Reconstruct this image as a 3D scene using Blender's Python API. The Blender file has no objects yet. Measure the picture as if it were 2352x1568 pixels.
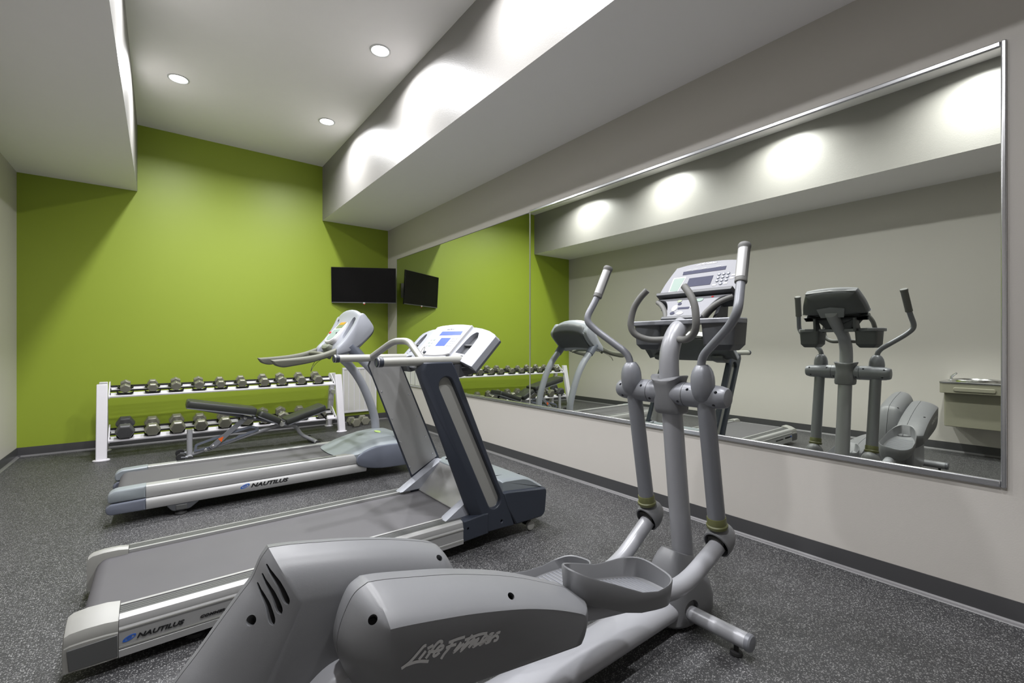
import bpy, bmesh, math, random
from mathutils import Vector, Matrix
random.seed(7)
SC = bpy.context.scene
COL = SC.collection

# ------------------------------------------------------------------ camera, world, exposure
cam = bpy.data.cameras.new('camera')
cam.sensor_fit = 'HORIZONTAL'; cam.sensor_width = 36.0
cam.lens = 36.0 * 1042.0 / 2352.0
cam.shift_y = 4.6 / 2352.0
cam.clip_start = 0.02
camo = bpy.data.objects.new('camera', cam); COL.objects.link(camo)
camo.location = (0, 0, 1.22)
camo.rotation_euler = (math.radians(90), 0, -math.radians(37.82))
SC.camera = camo

world = bpy.data.worlds.new('world'); SC.world = world; world.use_nodes = True
bgn = world.node_tree.nodes['Background']
bgn.inputs[0].default_value = (0.9, 0.92, 0.95, 1); bgn.inputs[1].default_value = 0.03

SC.view_settings.view_transform = 'Standard'
SC.view_settings.look = 'None'
SC.view_settings.gamma = 1.0
SC.view_settings.use_curve_mapping = False
SC.view_settings.exposure = 0.0
LAMP_W = 43.0

# ------------------------------------------------------------------ room numbers (metres)
XL, XR, YF, YN = -1.213, 2.943, 7.098, -2.2
ZS, ZC = 3.057, 3.860                 # soffit underside, ceiling
XSL, XSR = -0.214, 1.921              # inner soffit faces
XM = 2.939                            # mirror surface

# ------------------------------------------------------------------ materials
def lin(c):
    c = c / 255.0
    return c / 12.92 if c <= 0.04045 else ((c + 0.055) / 1.055) ** 2.4
def rgb(r, g, b): return (lin(r), lin(g), lin(b), 1.0)

MATS = {}
def mat(name, col, rough=0.5, metal=0.0, var=0.06, scale=8.0, bump=0.0, bscale=200.0, spec=0.5, emit=None, estr=0.0, coat=0.0):
    m = bpy.data.materials.new(name); m.use_nodes = True
    nt = m.node_tree; b = nt.nodes['Principled BSDF']
    tc = nt.nodes.new('ShaderNodeTexCoord')
    nz = nt.nodes.new('ShaderNodeTexNoise'); nz.inputs['Scale'].default_value = scale; nz.inputs['Detail'].default_value = 3
    nt.links.new(tc.outputs['Object'], nz.inputs['Vector'])
    mx = nt.nodes.new('ShaderNodeMix'); mx.data_type = 'RGBA'
    c = Vector(col[:3])
    mx.inputs['A'].default_value = (*(c * (1 - var)), 1); mx.inputs['B'].default_value = (*(c * (1 + var)), 1)
    nt.links.new(nz.outputs['Fac'], mx.inputs['Factor'])
    nt.links.new(mx.outputs['Result'], b.inputs['Base Color'])
    b.inputs['Roughness'].default_value = rough; b.inputs['Metallic'].default_value = metal
    b.inputs['Specular IOR Level'].default_value = spec
    if coat: b.inputs['Coat Weight'].default_value = coat; b.inputs['Coat Roughness'].default_value = 0.15
    if emit:
        b.inputs['Emission Color'].default_value = emit; b.inputs['Emission Strength'].default_value = estr
    if bump:
        n2 = nt.nodes.new('ShaderNodeTexNoise'); n2.inputs['Scale'].default_value = bscale; n2.inputs['Detail'].default_value = 2
        nt.links.new(tc.outputs['Object'], n2.inputs['Vector'])
        bp = nt.nodes.new('ShaderNodeBump'); bp.inputs['Strength'].default_value = bump; bp.inputs['Distance'].default_value = 0.002
        nt.links.new(n2.outputs['Fac'], bp.inputs['Height']); nt.links.new(bp.outputs['Normal'], b.inputs['Normal'])
    MATS[name] = m
    return m

mat('wall_grey', rgb(190, 186, 181), 0.45, var=0.015, scale=1.5, bump=0.12, bscale=160)
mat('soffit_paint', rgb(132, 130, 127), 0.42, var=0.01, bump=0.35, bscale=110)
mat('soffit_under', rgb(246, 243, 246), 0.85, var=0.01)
mat('ceiling_white', rgb(247, 244, 247), 0.85, var=0.01)
mat('wall_green', rgb(140, 158, 46), 0.45, var=0.02, scale=1.2, bump=0.05, bscale=160)
mat('base_vinyl', rgb(62, 62, 64), 0.32, var=0.04)
mat('toe_highlight', rgb(104, 103, 105), 0.4, var=0.03)
mat('chrome', rgb(205, 206, 210), 0.22, 0.9, var=0.02)
mat('brushed', rgb(172, 172, 172), 0.42, 0.6, var=0.05, scale=3)
mat('mirror', (0.82, 0.85, 0.78, 1), 0.0, 1.0, var=0.0)
mat('silver_paint', rgb(160, 161, 166), 0.34, 0.1, var=0.03)
mat('tube_grey', rgb(152, 153, 158), 0.34, 0.1, var=0.03)
mat('alu', rgb(168, 168, 168), 0.45, 0.35, var=0.03)
mat('alu_light', rgb(162, 162, 157), 0.42, 0.2, var=0.02)
mat('cap_grey', rgb(150, 150, 146), 0.45, 0.05, var=0.03)
mat('cap_blue', rgb(104, 109, 122), 0.42, 0.1, var=0.03)
mat('cap_blue_light', rgb(136, 143, 148), 0.42, 0.1, var=0.03)
mat('shroud_grey', rgb(111, 112, 115), 0.42, 0.0, var=0.03, bump=0.05, bscale=500)
mat('arm_grey', rgb(122, 124, 130), 0.38, 0.15, var=0.03)
mat('dark_grey', rgb(74, 76, 80), 0.45, var=0.04)
mat('grip_grey', rgb(100, 100, 98), 0.6, var=0.04)
mat('navy', rgb(50, 55, 66), 0.34, var=0.04)
mat('black', rgb(22, 22, 23), 0.45, var=0.05)
mat('black_gloss', rgb(10, 10, 11), 0.12, var=0.0)
mat('rubber', rgb(38, 38, 39), 0.7, var=0.06)
mat('belt', rgb(84, 83, 86), 0.62, var=0.08, scale=5, bump=0.15, bscale=700)
mat('tread', rgb(80, 81, 81), 0.5, var=0.06)
mat('white_paint', rgb(212, 210, 216), 0.35, var=0.02)
mat('white_plastic', rgb(196, 196, 198), 0.45, var=0.015)
mat('louvre', rgb(200, 199, 194), 0.5, var=0.02)
mat('console_grey', rgb(130, 131, 137), 0.55, var=0.02)
mat('silver_plastic', rgb(156, 159, 168), 0.42, 0.1, var=0.02)
mat('green_grey', rgb(120, 124, 112), 0.5, var=0.03)
mat('grip_olive', rgb(104, 105, 94), 0.6, var=0.04)
mat('olive', rgb(98, 100, 62), 0.45, var=0.05)
mat('dumbbell', rgb(140, 139, 126), 0.36, 0.45, var=0.18, scale=18, bump=0.2, bscale=90)
mat('dumbbell_dark', rgb(82, 82, 84), 0.45, 0.2, var=0.1, scale=18)
mat('vinyl_pad', rgb(50, 52, 50), 0.35, var=0.06, bump=0.1, bscale=300)
mat('logo_grey', rgb(176, 176, 176), 0.6, var=0.0)
mat('print_black', rgb(24, 24, 26), 0.5, var=0.0)
mat('print_white', rgb(190, 190, 193), 0.6, var=0.0)
mat('print_blue', rgb(40, 96, 190), 0.4, var=0.0)
mat('lcd', rgb(58, 60, 80), 0.6, var=0.1, scale=30, spec=0.2)
mat('lcd_green', rgb(112, 122, 92), 0.3, var=0.08)
mat('screen_blue', rgb(48, 76, 180), 0.4, var=0.25, scale=20, emit=rgb(56, 84, 190), estr=0.35)
mat('screen_orange', rgb(226, 120, 24), 0.4, var=0.1, scale=20, emit=rgb(232, 125, 25), estr=0.5)
mat('red', rgb(205, 40, 40), 0.4, var=0.02)
mat('orange', rgb(232, 100, 30), 0.5, var=0.02)
mat('mint', rgb(132, 150, 142), 0.6, var=0.02)
mat('lime', rgb(178, 206, 120), 0.45, var=0.05)
mat('fountain_tan', rgb(142, 140, 124), 0.42, 0.1, var=0.03)
mat('steel', rgb(205, 205, 205), 0.2, 1.0, var=0.03)
mat('tv_black', rgb(4, 4, 5), 0.25, var=0.0, spec=0.25)
mat('tv_bezel', rgb(26, 26, 27), 0.3, var=0.0)
mat('lamp_glow', (1, 1, 1, 1), 0.5, var=0.0, emit=(1, 1, 1, 1), estr=14.0)

def floor_material():
    m = bpy.data.materials.new('rubber_floor'); m.use_nodes = True
    nt = m.node_tree; b = nt.nodes['Principled BSDF']; N = nt.nodes.new; L = nt.links.new
    tc = N('ShaderNodeTexCoord')
    def flecks(scale, lo, hi, keep, off):
        mp = N('ShaderNodeMapping'); mp.inputs['Location'].default_value = off
        L(tc.outputs['Object'], mp.inputs['Vector'])
        wz = N('ShaderNodeTexNoise'); wz.inputs['Scale'].default_value = scale * 1.6; wz.inputs['Detail'].default_value = 1
        L(mp.outputs['Vector'], wz.inputs['Vector'])
        mm = N('ShaderNodeVectorMath'); mm.operation = 'MULTIPLY_ADD'
        L(wz.outputs['Color'], mm.inputs[0]); mm.inputs[1].default_value = (0.9 / scale,) * 3; L(mp.outputs['Vector'], mm.inputs[2])
        v = N('ShaderNodeTexVoronoi'); v.inputs['Scale'].default_value = scale; v.voronoi_dimensions = '2D'
        L(mm.outputs['Vector'], v.inputs['Vector'])
        r = N('ShaderNodeMapRange'); r.inputs['From Min'].default_value = hi; r.inputs['From Max'].default_value = lo
        L(v.outputs['Distance'], r.inputs['Value'])
        sp = N('ShaderNodeSeparateColor'); L(v.outputs['Color'], sp.inputs['Color'])
        g = N('ShaderNodeMath'); g.operation = 'LESS_THAN'; g.inputs[1].default_value = keep
        L(sp.outputs['Red'], g.inputs[0])
        mu = N('ShaderNodeMath'); mu.operation = 'MULTIPLY'; L(r.outputs['Result'], mu.inputs[0]); L(g.outputs[0], mu.inputs[1])
        mu2 = N('ShaderNodeMath'); mu2.operation = 'MULTIPLY'; L(mu.outputs[0], mu2.inputs[0])
        r2 = N('ShaderNodeMapRange'); r2.inputs['To Min'].default_value = 0.35; L(sp.outputs['Green'], r2.inputs['Value'])
        L(r2.outputs['Result'], mu2.inputs[1])
        return mu2
    a = flecks(125.0, 0.22, 0.36, 0.30, (0, 0, 0))
    c = flecks(240.0, 0.22, 0.40, 0.28, (3.1, 1.7, 0))
    mx = N('ShaderNodeMath'); mx.operation = 'MAXIMUM'; L(a.outputs[0], mx.inputs[0]); L(c.outputs[0], mx.inputs[1])
    big = N('ShaderNodeTexNoise'); big.inputs['Scale'].default_value = 1.3; L(tc.outputs['Object'], big.inputs['Vector'])
    base = N('ShaderNodeMix'); base.data_type = 'RGBA'
    base.inputs['A'].default_value = rgb(42, 42, 44); base.inputs['B'].default_value = rgb(55, 55, 57)
    L(big.outputs['Fac'], base.inputs['Factor'])
    fin = N('ShaderNodeMix'); fin.data_type = 'RGBA'; fin.inputs['B'].default_value = rgb(150, 150, 150)
    L(mx.outputs[0], fin.inputs['Factor']); L(base.outputs['Result'], fin.inputs['A'])
    L(fin.outputs['Result'], b.inputs['Base Color'])
    b.inputs['Roughness'].default_value = 0.55
    nb = N('ShaderNodeTexNoise'); nb.inputs['Scale'].default_value = 260; L(tc.outputs['Object'], nb.inputs['Vector'])
    bp = N('ShaderNodeBump'); bp.inputs['Strength'].default_value = 0.25; bp.inputs['Distance'].default_value = 0.002
    L(nb.outputs['Fac'], bp.inputs['Height']); L(bp.outputs['Normal'], b.inputs['Normal'])
    MATS['rubber_floor'] = m
floor_material()

# ------------------------------------------------------------------ mesh helpers
V = Vector
def BM(): return bmesh.new()

def loops(bm, rings, cap0=True, cap1=True, closed=False):
    rv = [[bm.verts.new(p) for p in r] for r in rings]
    n = len(rv[0]); m = len(rv)
    for i in range(m if closed else m - 1):
        a, b = rv[i], rv[(i + 1) % m]
        for j in range(n):
            k = (j + 1) % n
            try: bm.faces.new((a[j], a[k], b[k], b[j]))
            except ValueError: pass
    if not closed:
        if cap0: bm.faces.new(list(reversed(rv[0])))
        if cap1: bm.faces.new(rv[-1])
    return bm

def box(bm, x0, x1, y0, y1, z0, z1, M=None):
    r = [[V((x, y0, z0)), V((x, y1, z0)), V((x, y1, z1)), V((x, y0, z1))] for x in (x0, x1)]
    if M: r = [[M @ p for p in q] for q in r]
    return loops(bm, r)

def catmull(pts, k=6, closed=False):
    P = [V(p) for p in pts]; n = len(P); out = []
    rng = range(n) if closed else range(n - 1)
    for i in rng:
        p1, p2 = P[i], P[(i + 1) % n]
        p0 = P[i - 1] if (closed or i > 0) else p1 * 2 - p2
        p3 = P[(i + 2) % n] if (closed or i + 2 < n) else p2 * 2 - p1
        for j in range(k):
            t = j / k
            out.append(0.5 * ((2 * p1) + (p2 - p0) * t + (2 * p0 - 5 * p1 + 4 * p2 - p3) * t * t + (3 * p1 - p0 - 3 * p2 + p3) * t ** 3))
    if not closed: out.append(P[-1])
    return out

def fillet(pts, r, k=5):
    """polyline with rounded corners"""
    P = [V(p) for p in pts]; out = [P[0]]
    for i in range(1, len(P) - 1):
        a, b, c = P[i - 1], P[i], P[i + 1]
        d0 = min(r, (a - b).length * 0.48); d1 = min(r, (c - b).length * 0.48)
        s = b + (a - b).normalized() * d0; e = b + (c - b).normalized() * d1
        for j in range(k + 1):
            t = j / k
            out.append(s * (1 - t) ** 2 + b * 2 * t * (1 - t) + e * t * t)
    out.append(P[-1]); return out

def tube(bm, path, r, n=14, sy=1.0, caps=True, closed=False):
    """sweep a circle along path; r scalar or list; sy flattens along second axis"""
    P = [V(p) for p in path]; m = len(P)
    R = r if isinstance(r, (list, tuple)) else [r] * m
    if len(R) != m:
        R = [R[0] + (R[-1] - R[0]) * i / (m - 1) for i in range(m)]
    rings = []; u = None
    for i in range(m):
        if closed: t = (P[(i + 1) % m] - P[i - 1]).normalized()
        else: t = (P[min(i + 1, m - 1)] - P[max(i - 1, 0)]).normalized()
        if u is None:
            ref = V((0, 1, 0)) if abs(t.y) < 0.9 else V((1, 0, 0))
            u = (ref - t * ref.dot(t)).normalized()
        else:
            u = (u - t * u.dot(t)).normalized()
        w = t.cross(u)
        rings.append([P[i] + (u * math.cos(2 * math.pi * j / n) * sy + w * math.sin(2 * math.pi * j / n)) * R[i] for j in range(n)])
    return loops(bm, rings, caps, caps, closed)

def cyl(bm, a, b, r, r1=None, n=20, sy=1.0):
    return tube(bm, [a, b], [r, r if r1 is None else r1], n, sy)

def lathe(bm, prof, org, axis, n=24):
    """prof: (radius, height along axis)"""
    ax = V(axis).normalized(); ref = V((0, 0, 1)) if abs(ax.z) < 0.9 else V((1, 0, 0))
    u = (ref - ax * ref.dot(ax)).normalized(); w = ax.cross(u); o = V(org)
    rings = [[o + ax * h + (u * math.cos(2 * math.pi * j / n) + w * math.sin(2 * math.pi * j / n)) * max(r, 1e-4) for j in range(n)] for r, h in prof]
    return loops(bm, rings)

def prism(bm, poly, a, b, axis='y'):
    def P(p, t):
        if axis == 'y': return V((p[0], t, p[1]))
        if axis == 'x': return V((t, p[0], p[1]))
        return V((p[0], p[1], t))
    return loops(bm, [[P(p, a) for p in poly], [P(p, b) for p in poly]])

def area2(poly): return sum(poly[i][0] * poly[(i + 1) % len(poly)][1] - poly[(i + 1) % len(poly)][0] * poly[i][1] for i in range(len(poly)))

def inset(poly, d):
    if isinstance(poly, RP):
        return rpoly(inset(poly.src, d), [max(q - d * .6, q * .35) for q in poly.rad], poly.k)
    n = len(poly); s = 1 if area2(poly) > 0 else -1; out = []
    for i in range(n):
        a, b, c = V(poly[i - 1]).to_2d(), V(poly[i]).to_2d(), V(poly[(i + 1) % n]).to_2d()
        e0 = (b - a); e1 = (c - b)
        if e0.length < 1e-9 or e1.length < 1e-9: out.append(tuple(b)); continue
        e0.normalize(); e1.normalize()
        n0 = V((-e0.y, e0.x)) * s; n1 = V((-e1.y, e1.x)) * s
        h = n0 + n1
        if h.length < 1e-6: h = n0
        h.normalize(); q = max(0.5, h.dot(n0))
        p = b + h * (d / q); out.append((p.x, p.y))
    return out

def pillow(bm, poly, layers, axis='y'):
    """stack of outlines: layers [(t, inset)]"""
    rings = []
    for t, d in layers:
        q = inset(poly, d) if d else poly
        rings.append([V((p[0], t, p[1])) if axis == 'y' else (V((t, p[0], p[1])) if axis == 'x' else V((p[0], p[1], t))) for p in q])
    return loops(bm, rings)

def morph(bm, P, Q, layers, k=4):
    """blend outline P into outline Q (same count, corner at index 0): layers [(y, 0..1, extra inset)]"""
    from mathutils import Vector as VV
    n = len(P); pts = [VV((P[i % n][0], P[i % n][1], Q[i % n][0], Q[i % n][1])) for i in range(n + 1)]
    D = []
    for i in range(n):
        p1, p2 = pts[i], pts[i + 1]
        p0 = pts[i - 1] if i > 0 else p1 * 2 - p2
        p3 = pts[i + 2] if i + 2 <= n else p2 * 2 - p1
        for q in range(k):
            t = q / k
            D.append(0.5 * ((2 * p1) + (p2 - p0) * t + (2 * p0 - 5 * p1 + 4 * p2 - p3) * t * t + (3 * p1 - p0 - 3 * p2 + p3) * t ** 3))
    return loops(bm, [[V((d[0] + (d[2] - d[0]) * g, y, d[1] + (d[3] - d[1]) * g)) for d in D] for y, g in layers])

def poly_spline(pts, k=4, closed=True):
    return [(p.x, p.y) for p in catmull([V((a, b, 0)) for a, b in pts], k, closed)]

class RP(list):
    """rounded polygon that remembers its corners, so it can be inset cleanly"""
    pass

def rpoly(pts, r, k=4):
    """closed polygon with rounded corners (2D)"""
    n = len(pts); out = RP(); out.src = [tuple(p) for p in pts]; out.rad = list(r) if isinstance(r, (list, tuple)) else [r] * n; out.k = k
    for i in range(n):
        a, b, c = V(pts[i - 1]).to_2d(), V(pts[i]).to_2d(), V(pts[(i + 1) % n]).to_2d()
        rr = r[i] if isinstance(r, (list, tuple)) else r
        d0 = min(rr, (a - b).length * 0.45); d1 = min(rr, (c - b).length * 0.45)
        s = b + (a - b).normalized() * d0; e = b + (c - b).normalized() * d1
        for j in range(k + 1):
            t = j / k; p = s * (1 - t) ** 2 + b * 2 * t * (1 - t) + e * t * t
            out.append((p.x, p.y))
    return out

def stadium(a, b, r, n=8):
    a, b = V(a).to_2d(), V(b).to_2d(); t = (b - a).normalized(); ang = math.atan2(t.y, t.x); out = []
    for i in range(n + 1):
        w = ang - math.pi / 2 + math.pi * i / n; out.append((b.x + r * math.cos(w), b.y + r * math.sin(w)))
    for i in range(n + 1):
        w = ang + math.pi / 2 + math.pi * i / n; out.append((a.x + r * math.cos(w), a.y + r * math.sin(w)))
    return out

class Frame:
    """tilted face: coordinates (y, s up the face, n out of it)"""
    def __init__(s, x0, z0, tx, tz):
        s.o = V((x0, 0, z0)); s.t = V((tx, 0, tz)).normalized(); s.n = V((-s.t.z, 0, s.t.x))
    def __call__(s, y, u, n=0.0): return s.o + s.t * u + s.n * n + V((0, y, 0))
    def prism(s, bm, poly, n0, n1): return loops(bm, [[s(p[0], p[1], n) for p in poly] for n in (n0, n1)])
    def pillow(s, bm, poly, layers): return loops(bm, [[s(p[0], p[1], n) for p in (inset(poly, d) if d else poly)] for n, d in layers])

def finish(bm, angle=35):
    bmesh.ops.recalc_face_normals(bm, faces=bm.faces)
    me = bpy.data.meshes.new('mesh'); bm.to_mesh(me); bm.free()
    me.polygons.foreach_set('use_smooth', [True] * len(me.polygons))
    me.set_sharp_from_angle(angle=math.radians(angle))
    return me

def obj(name, bm, m, parent=None, bevel=0.0, seg=2, angle=35, loc=None):
    """link one mesh object; geometry is given in world metres"""
    org = V(loc) if loc is not None else (V(parent.get('_o', (0, 0, 0))) if parent else V((0, 0, 0)))
    if org.length: bmesh.ops.translate(bm, verts=bm.verts, vec=-org)
    me = finish(bm, angle); me.name = name
    o = bpy.data.objects.new(name, me); COL.objects.link(o)
    me.materials.append(MATS[m])
    if parent: o.parent = parent; o['_o'] = tuple(org)
    else: o.location = org
    if bevel:
        b = o.modifiers.new('bevel', 'BEVEL'); b.width = bevel; b.segments = seg; b.limit_method = 'ANGLE'; b.angle_limit = math.radians(40)
    return o

def cut(o, bm):
    """carve the bmesh volume (world metres) out of o"""
    org = V(o.get('_o', (0, 0, 0)))
    bmesh.ops.translate(bm, verts=bm.verts, vec=-org)
    bmesh.ops.recalc_face_normals(bm, faces=bm.faces)
    me = bpy.data.meshes.new('cut'); bm.to_mesh(me); bm.free()
    c = bpy.data.objects.new('cut', me); COL.objects.link(c)
    c.parent = o.parent
    if not o.parent: c.location = o.location
    md = o.modifiers.new('bool', 'BOOLEAN'); md.operation = 'DIFFERENCE'; md.object = c; md.solver = 'EXACT'
    bpy.context.view_layer.update()
    others = [x for x in o.modifiers if x != md]
    for x in others: x.show_viewport = False
    dg = bpy.context.evaluated_depsgraph_get(); dg.update()
    nm = bpy.data.meshes.new_from_object(o.evaluated_get(dg))
    for x in others: x.show_viewport = True
    o.modifiers.remove(md)
    old = o.data; o.data = nm; nm.name = old.name; bpy.data.meshes.remove(old)
    nm.polygons.foreach_set('use_smooth', [True] * len(nm.polygons)); nm.set_sharp_from_angle(angle=math.radians(35))
    bpy.data.objects.remove(c); bpy.data.meshes.remove(me)

def tag(o, label, cat, group=None, kind=None):
    o['label'] = label; o['category'] = cat
    if group: o['group'] = group
    if kind: o['kind'] = kind
    return o

def thing(name, loc, label, cat, group=None):
    o = bpy.data.objects.new(name, None); COL.objects.link(o); o.location = loc
    o.empty_display_size = 0.1; o['_o'] = tuple(loc)
    return tag(o, label, cat, group)

def dup(root, loc, rot=None, label=None, group=None):
    r = root.copy(); COL.objects.link(r); r.location = loc
    if rot is not None: r.rotation_euler = rot
    if label: r['label'] = label
    if group: r['group'] = group
    for ch in root.children:
        c = ch.copy(); COL.objects.link(c); c.parent = r
        for g in ch.children:
            d = g.copy(); COL.objects.link(d); d.parent = c
    return r

def text_bm(bm, body, org, right, up, size, shear=0.0, stretch=1.0, depth=0.0012, bold=0.0):
    cu = bpy.data.curves.new('txt', 'FONT'); cu.body = body; cu.size = size; cu.shear = shear
    cu.extrude = depth / 2; cu.offset = bold; cu.resolution_u = 3
    to = bpy.data.objects.new('txt', cu); COL.objects.link(to)
    dg = bpy.context.evaluated_depsgraph_get(); me = bpy.data.meshes.new_from_object(to.evaluated_get(dg))
    R, U = V(right).normalized(), V(up).normalized(); N = R.cross(U); o = V(org)
    vs = [bm.verts.new(o + R * v.co.x * stretch + U * v.co.y + N * v.co.z) for v in me.vertices]
    for p in me.polygons:
        try: bm.faces.new([vs[i] for i in p.vertices])
        except ValueError: pass
    bpy.data.objects.remove(to); bpy.data.curves.remove(cu); bpy.data.meshes.remove(me)
    return bm

RIB = [0]
def ribbon(bm, pts, f, w, d=0.0012):
    """flat painted stroke; pts 2D, f maps (a,b,n)->world"""
    P = [V(p).to_2d() for p in pts]; n = len(P); ring = []
    Lf, Rt = [], []
    for i in range(n):
        t = (P[min(i + 1, n - 1)] - P[max(i - 1, 0)])
        if t.length < 1e-9: t = V((1, 0))
        t = t.normalized(); q = V((-t.y, t.x)) * w / 2
        Lf.append(P[i] + q); Rt.append(P[i] - q)
    for i in range(n - 1):
        c = [Lf[i], Lf[i + 1], Rt[i + 1], Rt[i]]
        RIB[0] += 1
        bm.faces.new([bm.verts.new(f(p.x, p.y, d + (RIB[0] % 200) * 2e-6)) for p in c])
    return bm

# ------------------------------------------------------------------ setting
def struct(name, bm, m, label, cat, parent=None, bevel=0):
    o = obj(name, bm, m, parent, bevel); tag(o, label, cat, kind='structure'); return o

struct('floor', box(BM(), XL - .1, XR + .1, YN - .1, YF + .1, -0.1, 0), 'rubber_floor', 'dark rubber gym floor with pale grey flecks', 'floor')
struct('ceiling', box(BM(), XSL - .05, XSR + .05, YN - .1, YF + .1, ZC, ZC + .1), 'ceiling_white', 'high flat white ceiling with recessed lights', 'ceiling')
struct('wall_far', box(BM(), XL - .1, XR + .1, YF, YF + .1, 0, ZC + .1), 'wall_green', 'lime green painted end wall behind the dumbbell rack', 'wall')
struct('wall_right', box(BM(), XR, XR + .1, YN - .1, YF, 0, ZS + .1), 'wall_grey', 'warm grey wall carrying the long mirror', 'wall')
struct('wall_left', box(BM(), XL - .1, XL, YN - .1, YF, 0, ZS + .1), 'wall_grey', 'warm grey wall opposite the mirror', 'wall')
struct('wall_near', box(BM(), XL, XR, YN - .1, YN, 0, ZC + .1), 'wall_grey', 'warm grey wall behind the viewer', 'wall')

def soffit(name, x0, x1, inner, label):
    o = struct(name, box(BM(), x0, x1, YN, YF, ZS, ZC + .1), 'soffit_paint', label, 'soffit')
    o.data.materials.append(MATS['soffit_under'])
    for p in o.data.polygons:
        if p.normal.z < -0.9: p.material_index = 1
    return o
soffit('trim_1', XSR, XR + .1, XSR, 'dropped grey ceiling soffit running above the mirror wall')
soffit('trim_2', XL - .1, XSL, XSL, 'dropped grey ceiling soffit along the wall opposite the mirror')

def baseboard(name, axis, w, d, a, b, label):
    # coved vinyl base: thin upright with a small toe curving out on the floor
    pr = [(0, 0), (0, .1003), (.004, .1003), (.005, .097), (.005, .022), (.007, .012), (.011, .006), (.018, .003), (.022, 0)]
    bm = BM()
    loops(bm, [[(V((w + d * p[0], t, p[1])) if axis == 'y' else V((t, w + d * p[0], p[1]))) for p in pr] for t in (a, b)])
    o = struct(name, bm, 'base_vinyl', label, 'baseboard')
    tp = [(.0055, .016), (.012, .0075), (.024, .0045), (.028, .0), (.02, .0), (.006, .004)]  # lighter grey strip laid over the toe, standing in for its highlight
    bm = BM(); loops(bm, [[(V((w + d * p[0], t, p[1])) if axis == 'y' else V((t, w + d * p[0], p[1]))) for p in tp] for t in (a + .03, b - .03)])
    obj('toe_highlight_strip', bm, 'toe_highlight', o)
    return o
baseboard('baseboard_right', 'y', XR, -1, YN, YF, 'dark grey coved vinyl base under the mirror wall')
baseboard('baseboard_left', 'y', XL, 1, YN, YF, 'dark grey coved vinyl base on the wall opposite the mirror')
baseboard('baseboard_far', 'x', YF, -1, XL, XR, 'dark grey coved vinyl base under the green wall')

# ------------------------------------------------------------------ recessed lights
def downlight(x, y, label):
    t = thing('recessed_light', (x, y, ZC), label, 'ceiling light', 'recessed ceiling lights')
    bm = BM(); n = 40
    prof = [(.092, 0.0), (.090, -.006), (.080, -.008), (.074, -.004), (.074, 0.0)]
    rings = [[V((x + r * math.cos(2 * math.pi * j / n), y + r * math.sin(2 * math.pi * j / n), ZC + h)) for j in range(n)] for r, h in prof]
    loops(bm, rings, closed=True)
    obj('trim_ring', bm, 'white_plastic', t)
    obj('diffuser', lathe(BM(), [(.075, -.0005), (.075, -.003), (.05, -.0045), (.0, -.005)], (x, y, ZC), (0, 0, 1), 40), 'lamp_glow', t)
    l = bpy.data.lights.new('downlight', 'AREA'); l.energy = LAMP_W; l.color = (0.985, 0.985, 1.0)
    l.shape = 'DISK'; l.size = 0.13; l.spread = math.radians(156)
    lo = bpy.data.objects.new('lamp', l); COL.objects.link(lo); lo.parent = t; lo.location = (0, 0, -0.02)
LY = [5.615, 3.96, 2.305, 0.65]
names = {(0, 0): 'recessed ceiling light nearest the green wall, beside the soffit opposite the mirror',
         (1, 0): 'recessed ceiling light nearest the green wall, beside the mirror side soffit',
         (1, 1): 'largest visible recessed ceiling light, second from the green wall on the mirror side'}
for c, x in enumerate((0.147, 1.570)):
    for r, y in enumerate(LY):
        downlight(x, y, names.get((c, r), 'recessed ceiling light out of view, %s from the green wall, %s row' % (['first', 'second', 'third', 'fourth', 'fifth'][r], 'mirror side' if c else 'opposite')))

# ------------------------------------------------------------------ wall mirror
MY0, MYS, MY1, MB, MT = 6.734, 3.491, 0.245, 0.598, 2.538
mr = thing('wall_mirror', (XR, (MY0 + MY1) / 2, MB), 'long frameless wall mirror of two panes held in chrome channel', 'mirror')
for a, b in ((MYS + .004, MY0), (MY1 + .012, MYS - .004)):
    obj('mirror_pane', box(BM(), XM, XR - .0005, a, b, MB + .006, MT - .004), 'mirror', mr)
obj('seam_glint', box(BM(), XM - .003, XR - .0005, MYS - .006, MYS + .006, MB + .006, MT - .004), 'alu_light', mr)  # pale strip over the pane gap, standing in for its reflection
def channel(name, y0, y1, z0, z1, d=.014):
    obj(name, box(BM(), XR - d, XR - .0004, y0, y1, z0, z1), 'chrome', mr, bevel=.005, seg=3)
channel('top_channel', MY1 + .0145, MYS, MT - .006, MT + .018, .012)
channel('bottom_channel', MY1 + .0145, MY0, MB - .014, MB + .016)
channel('side_channel', MY1 - .004, MY1 + .014, MB - .014, MT + .018)
obj('edge_strip', box(BM(), XM - .002, XR - .0005, MY0 - .001, MY0 + .005, MB, MT - .004), 'alu_light', mr)
obj('edge_strip', box(BM(), XM - .002, XR - .0005, MYS, MY0, MT - .005, MT), 'dark_grey', mr)

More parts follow.
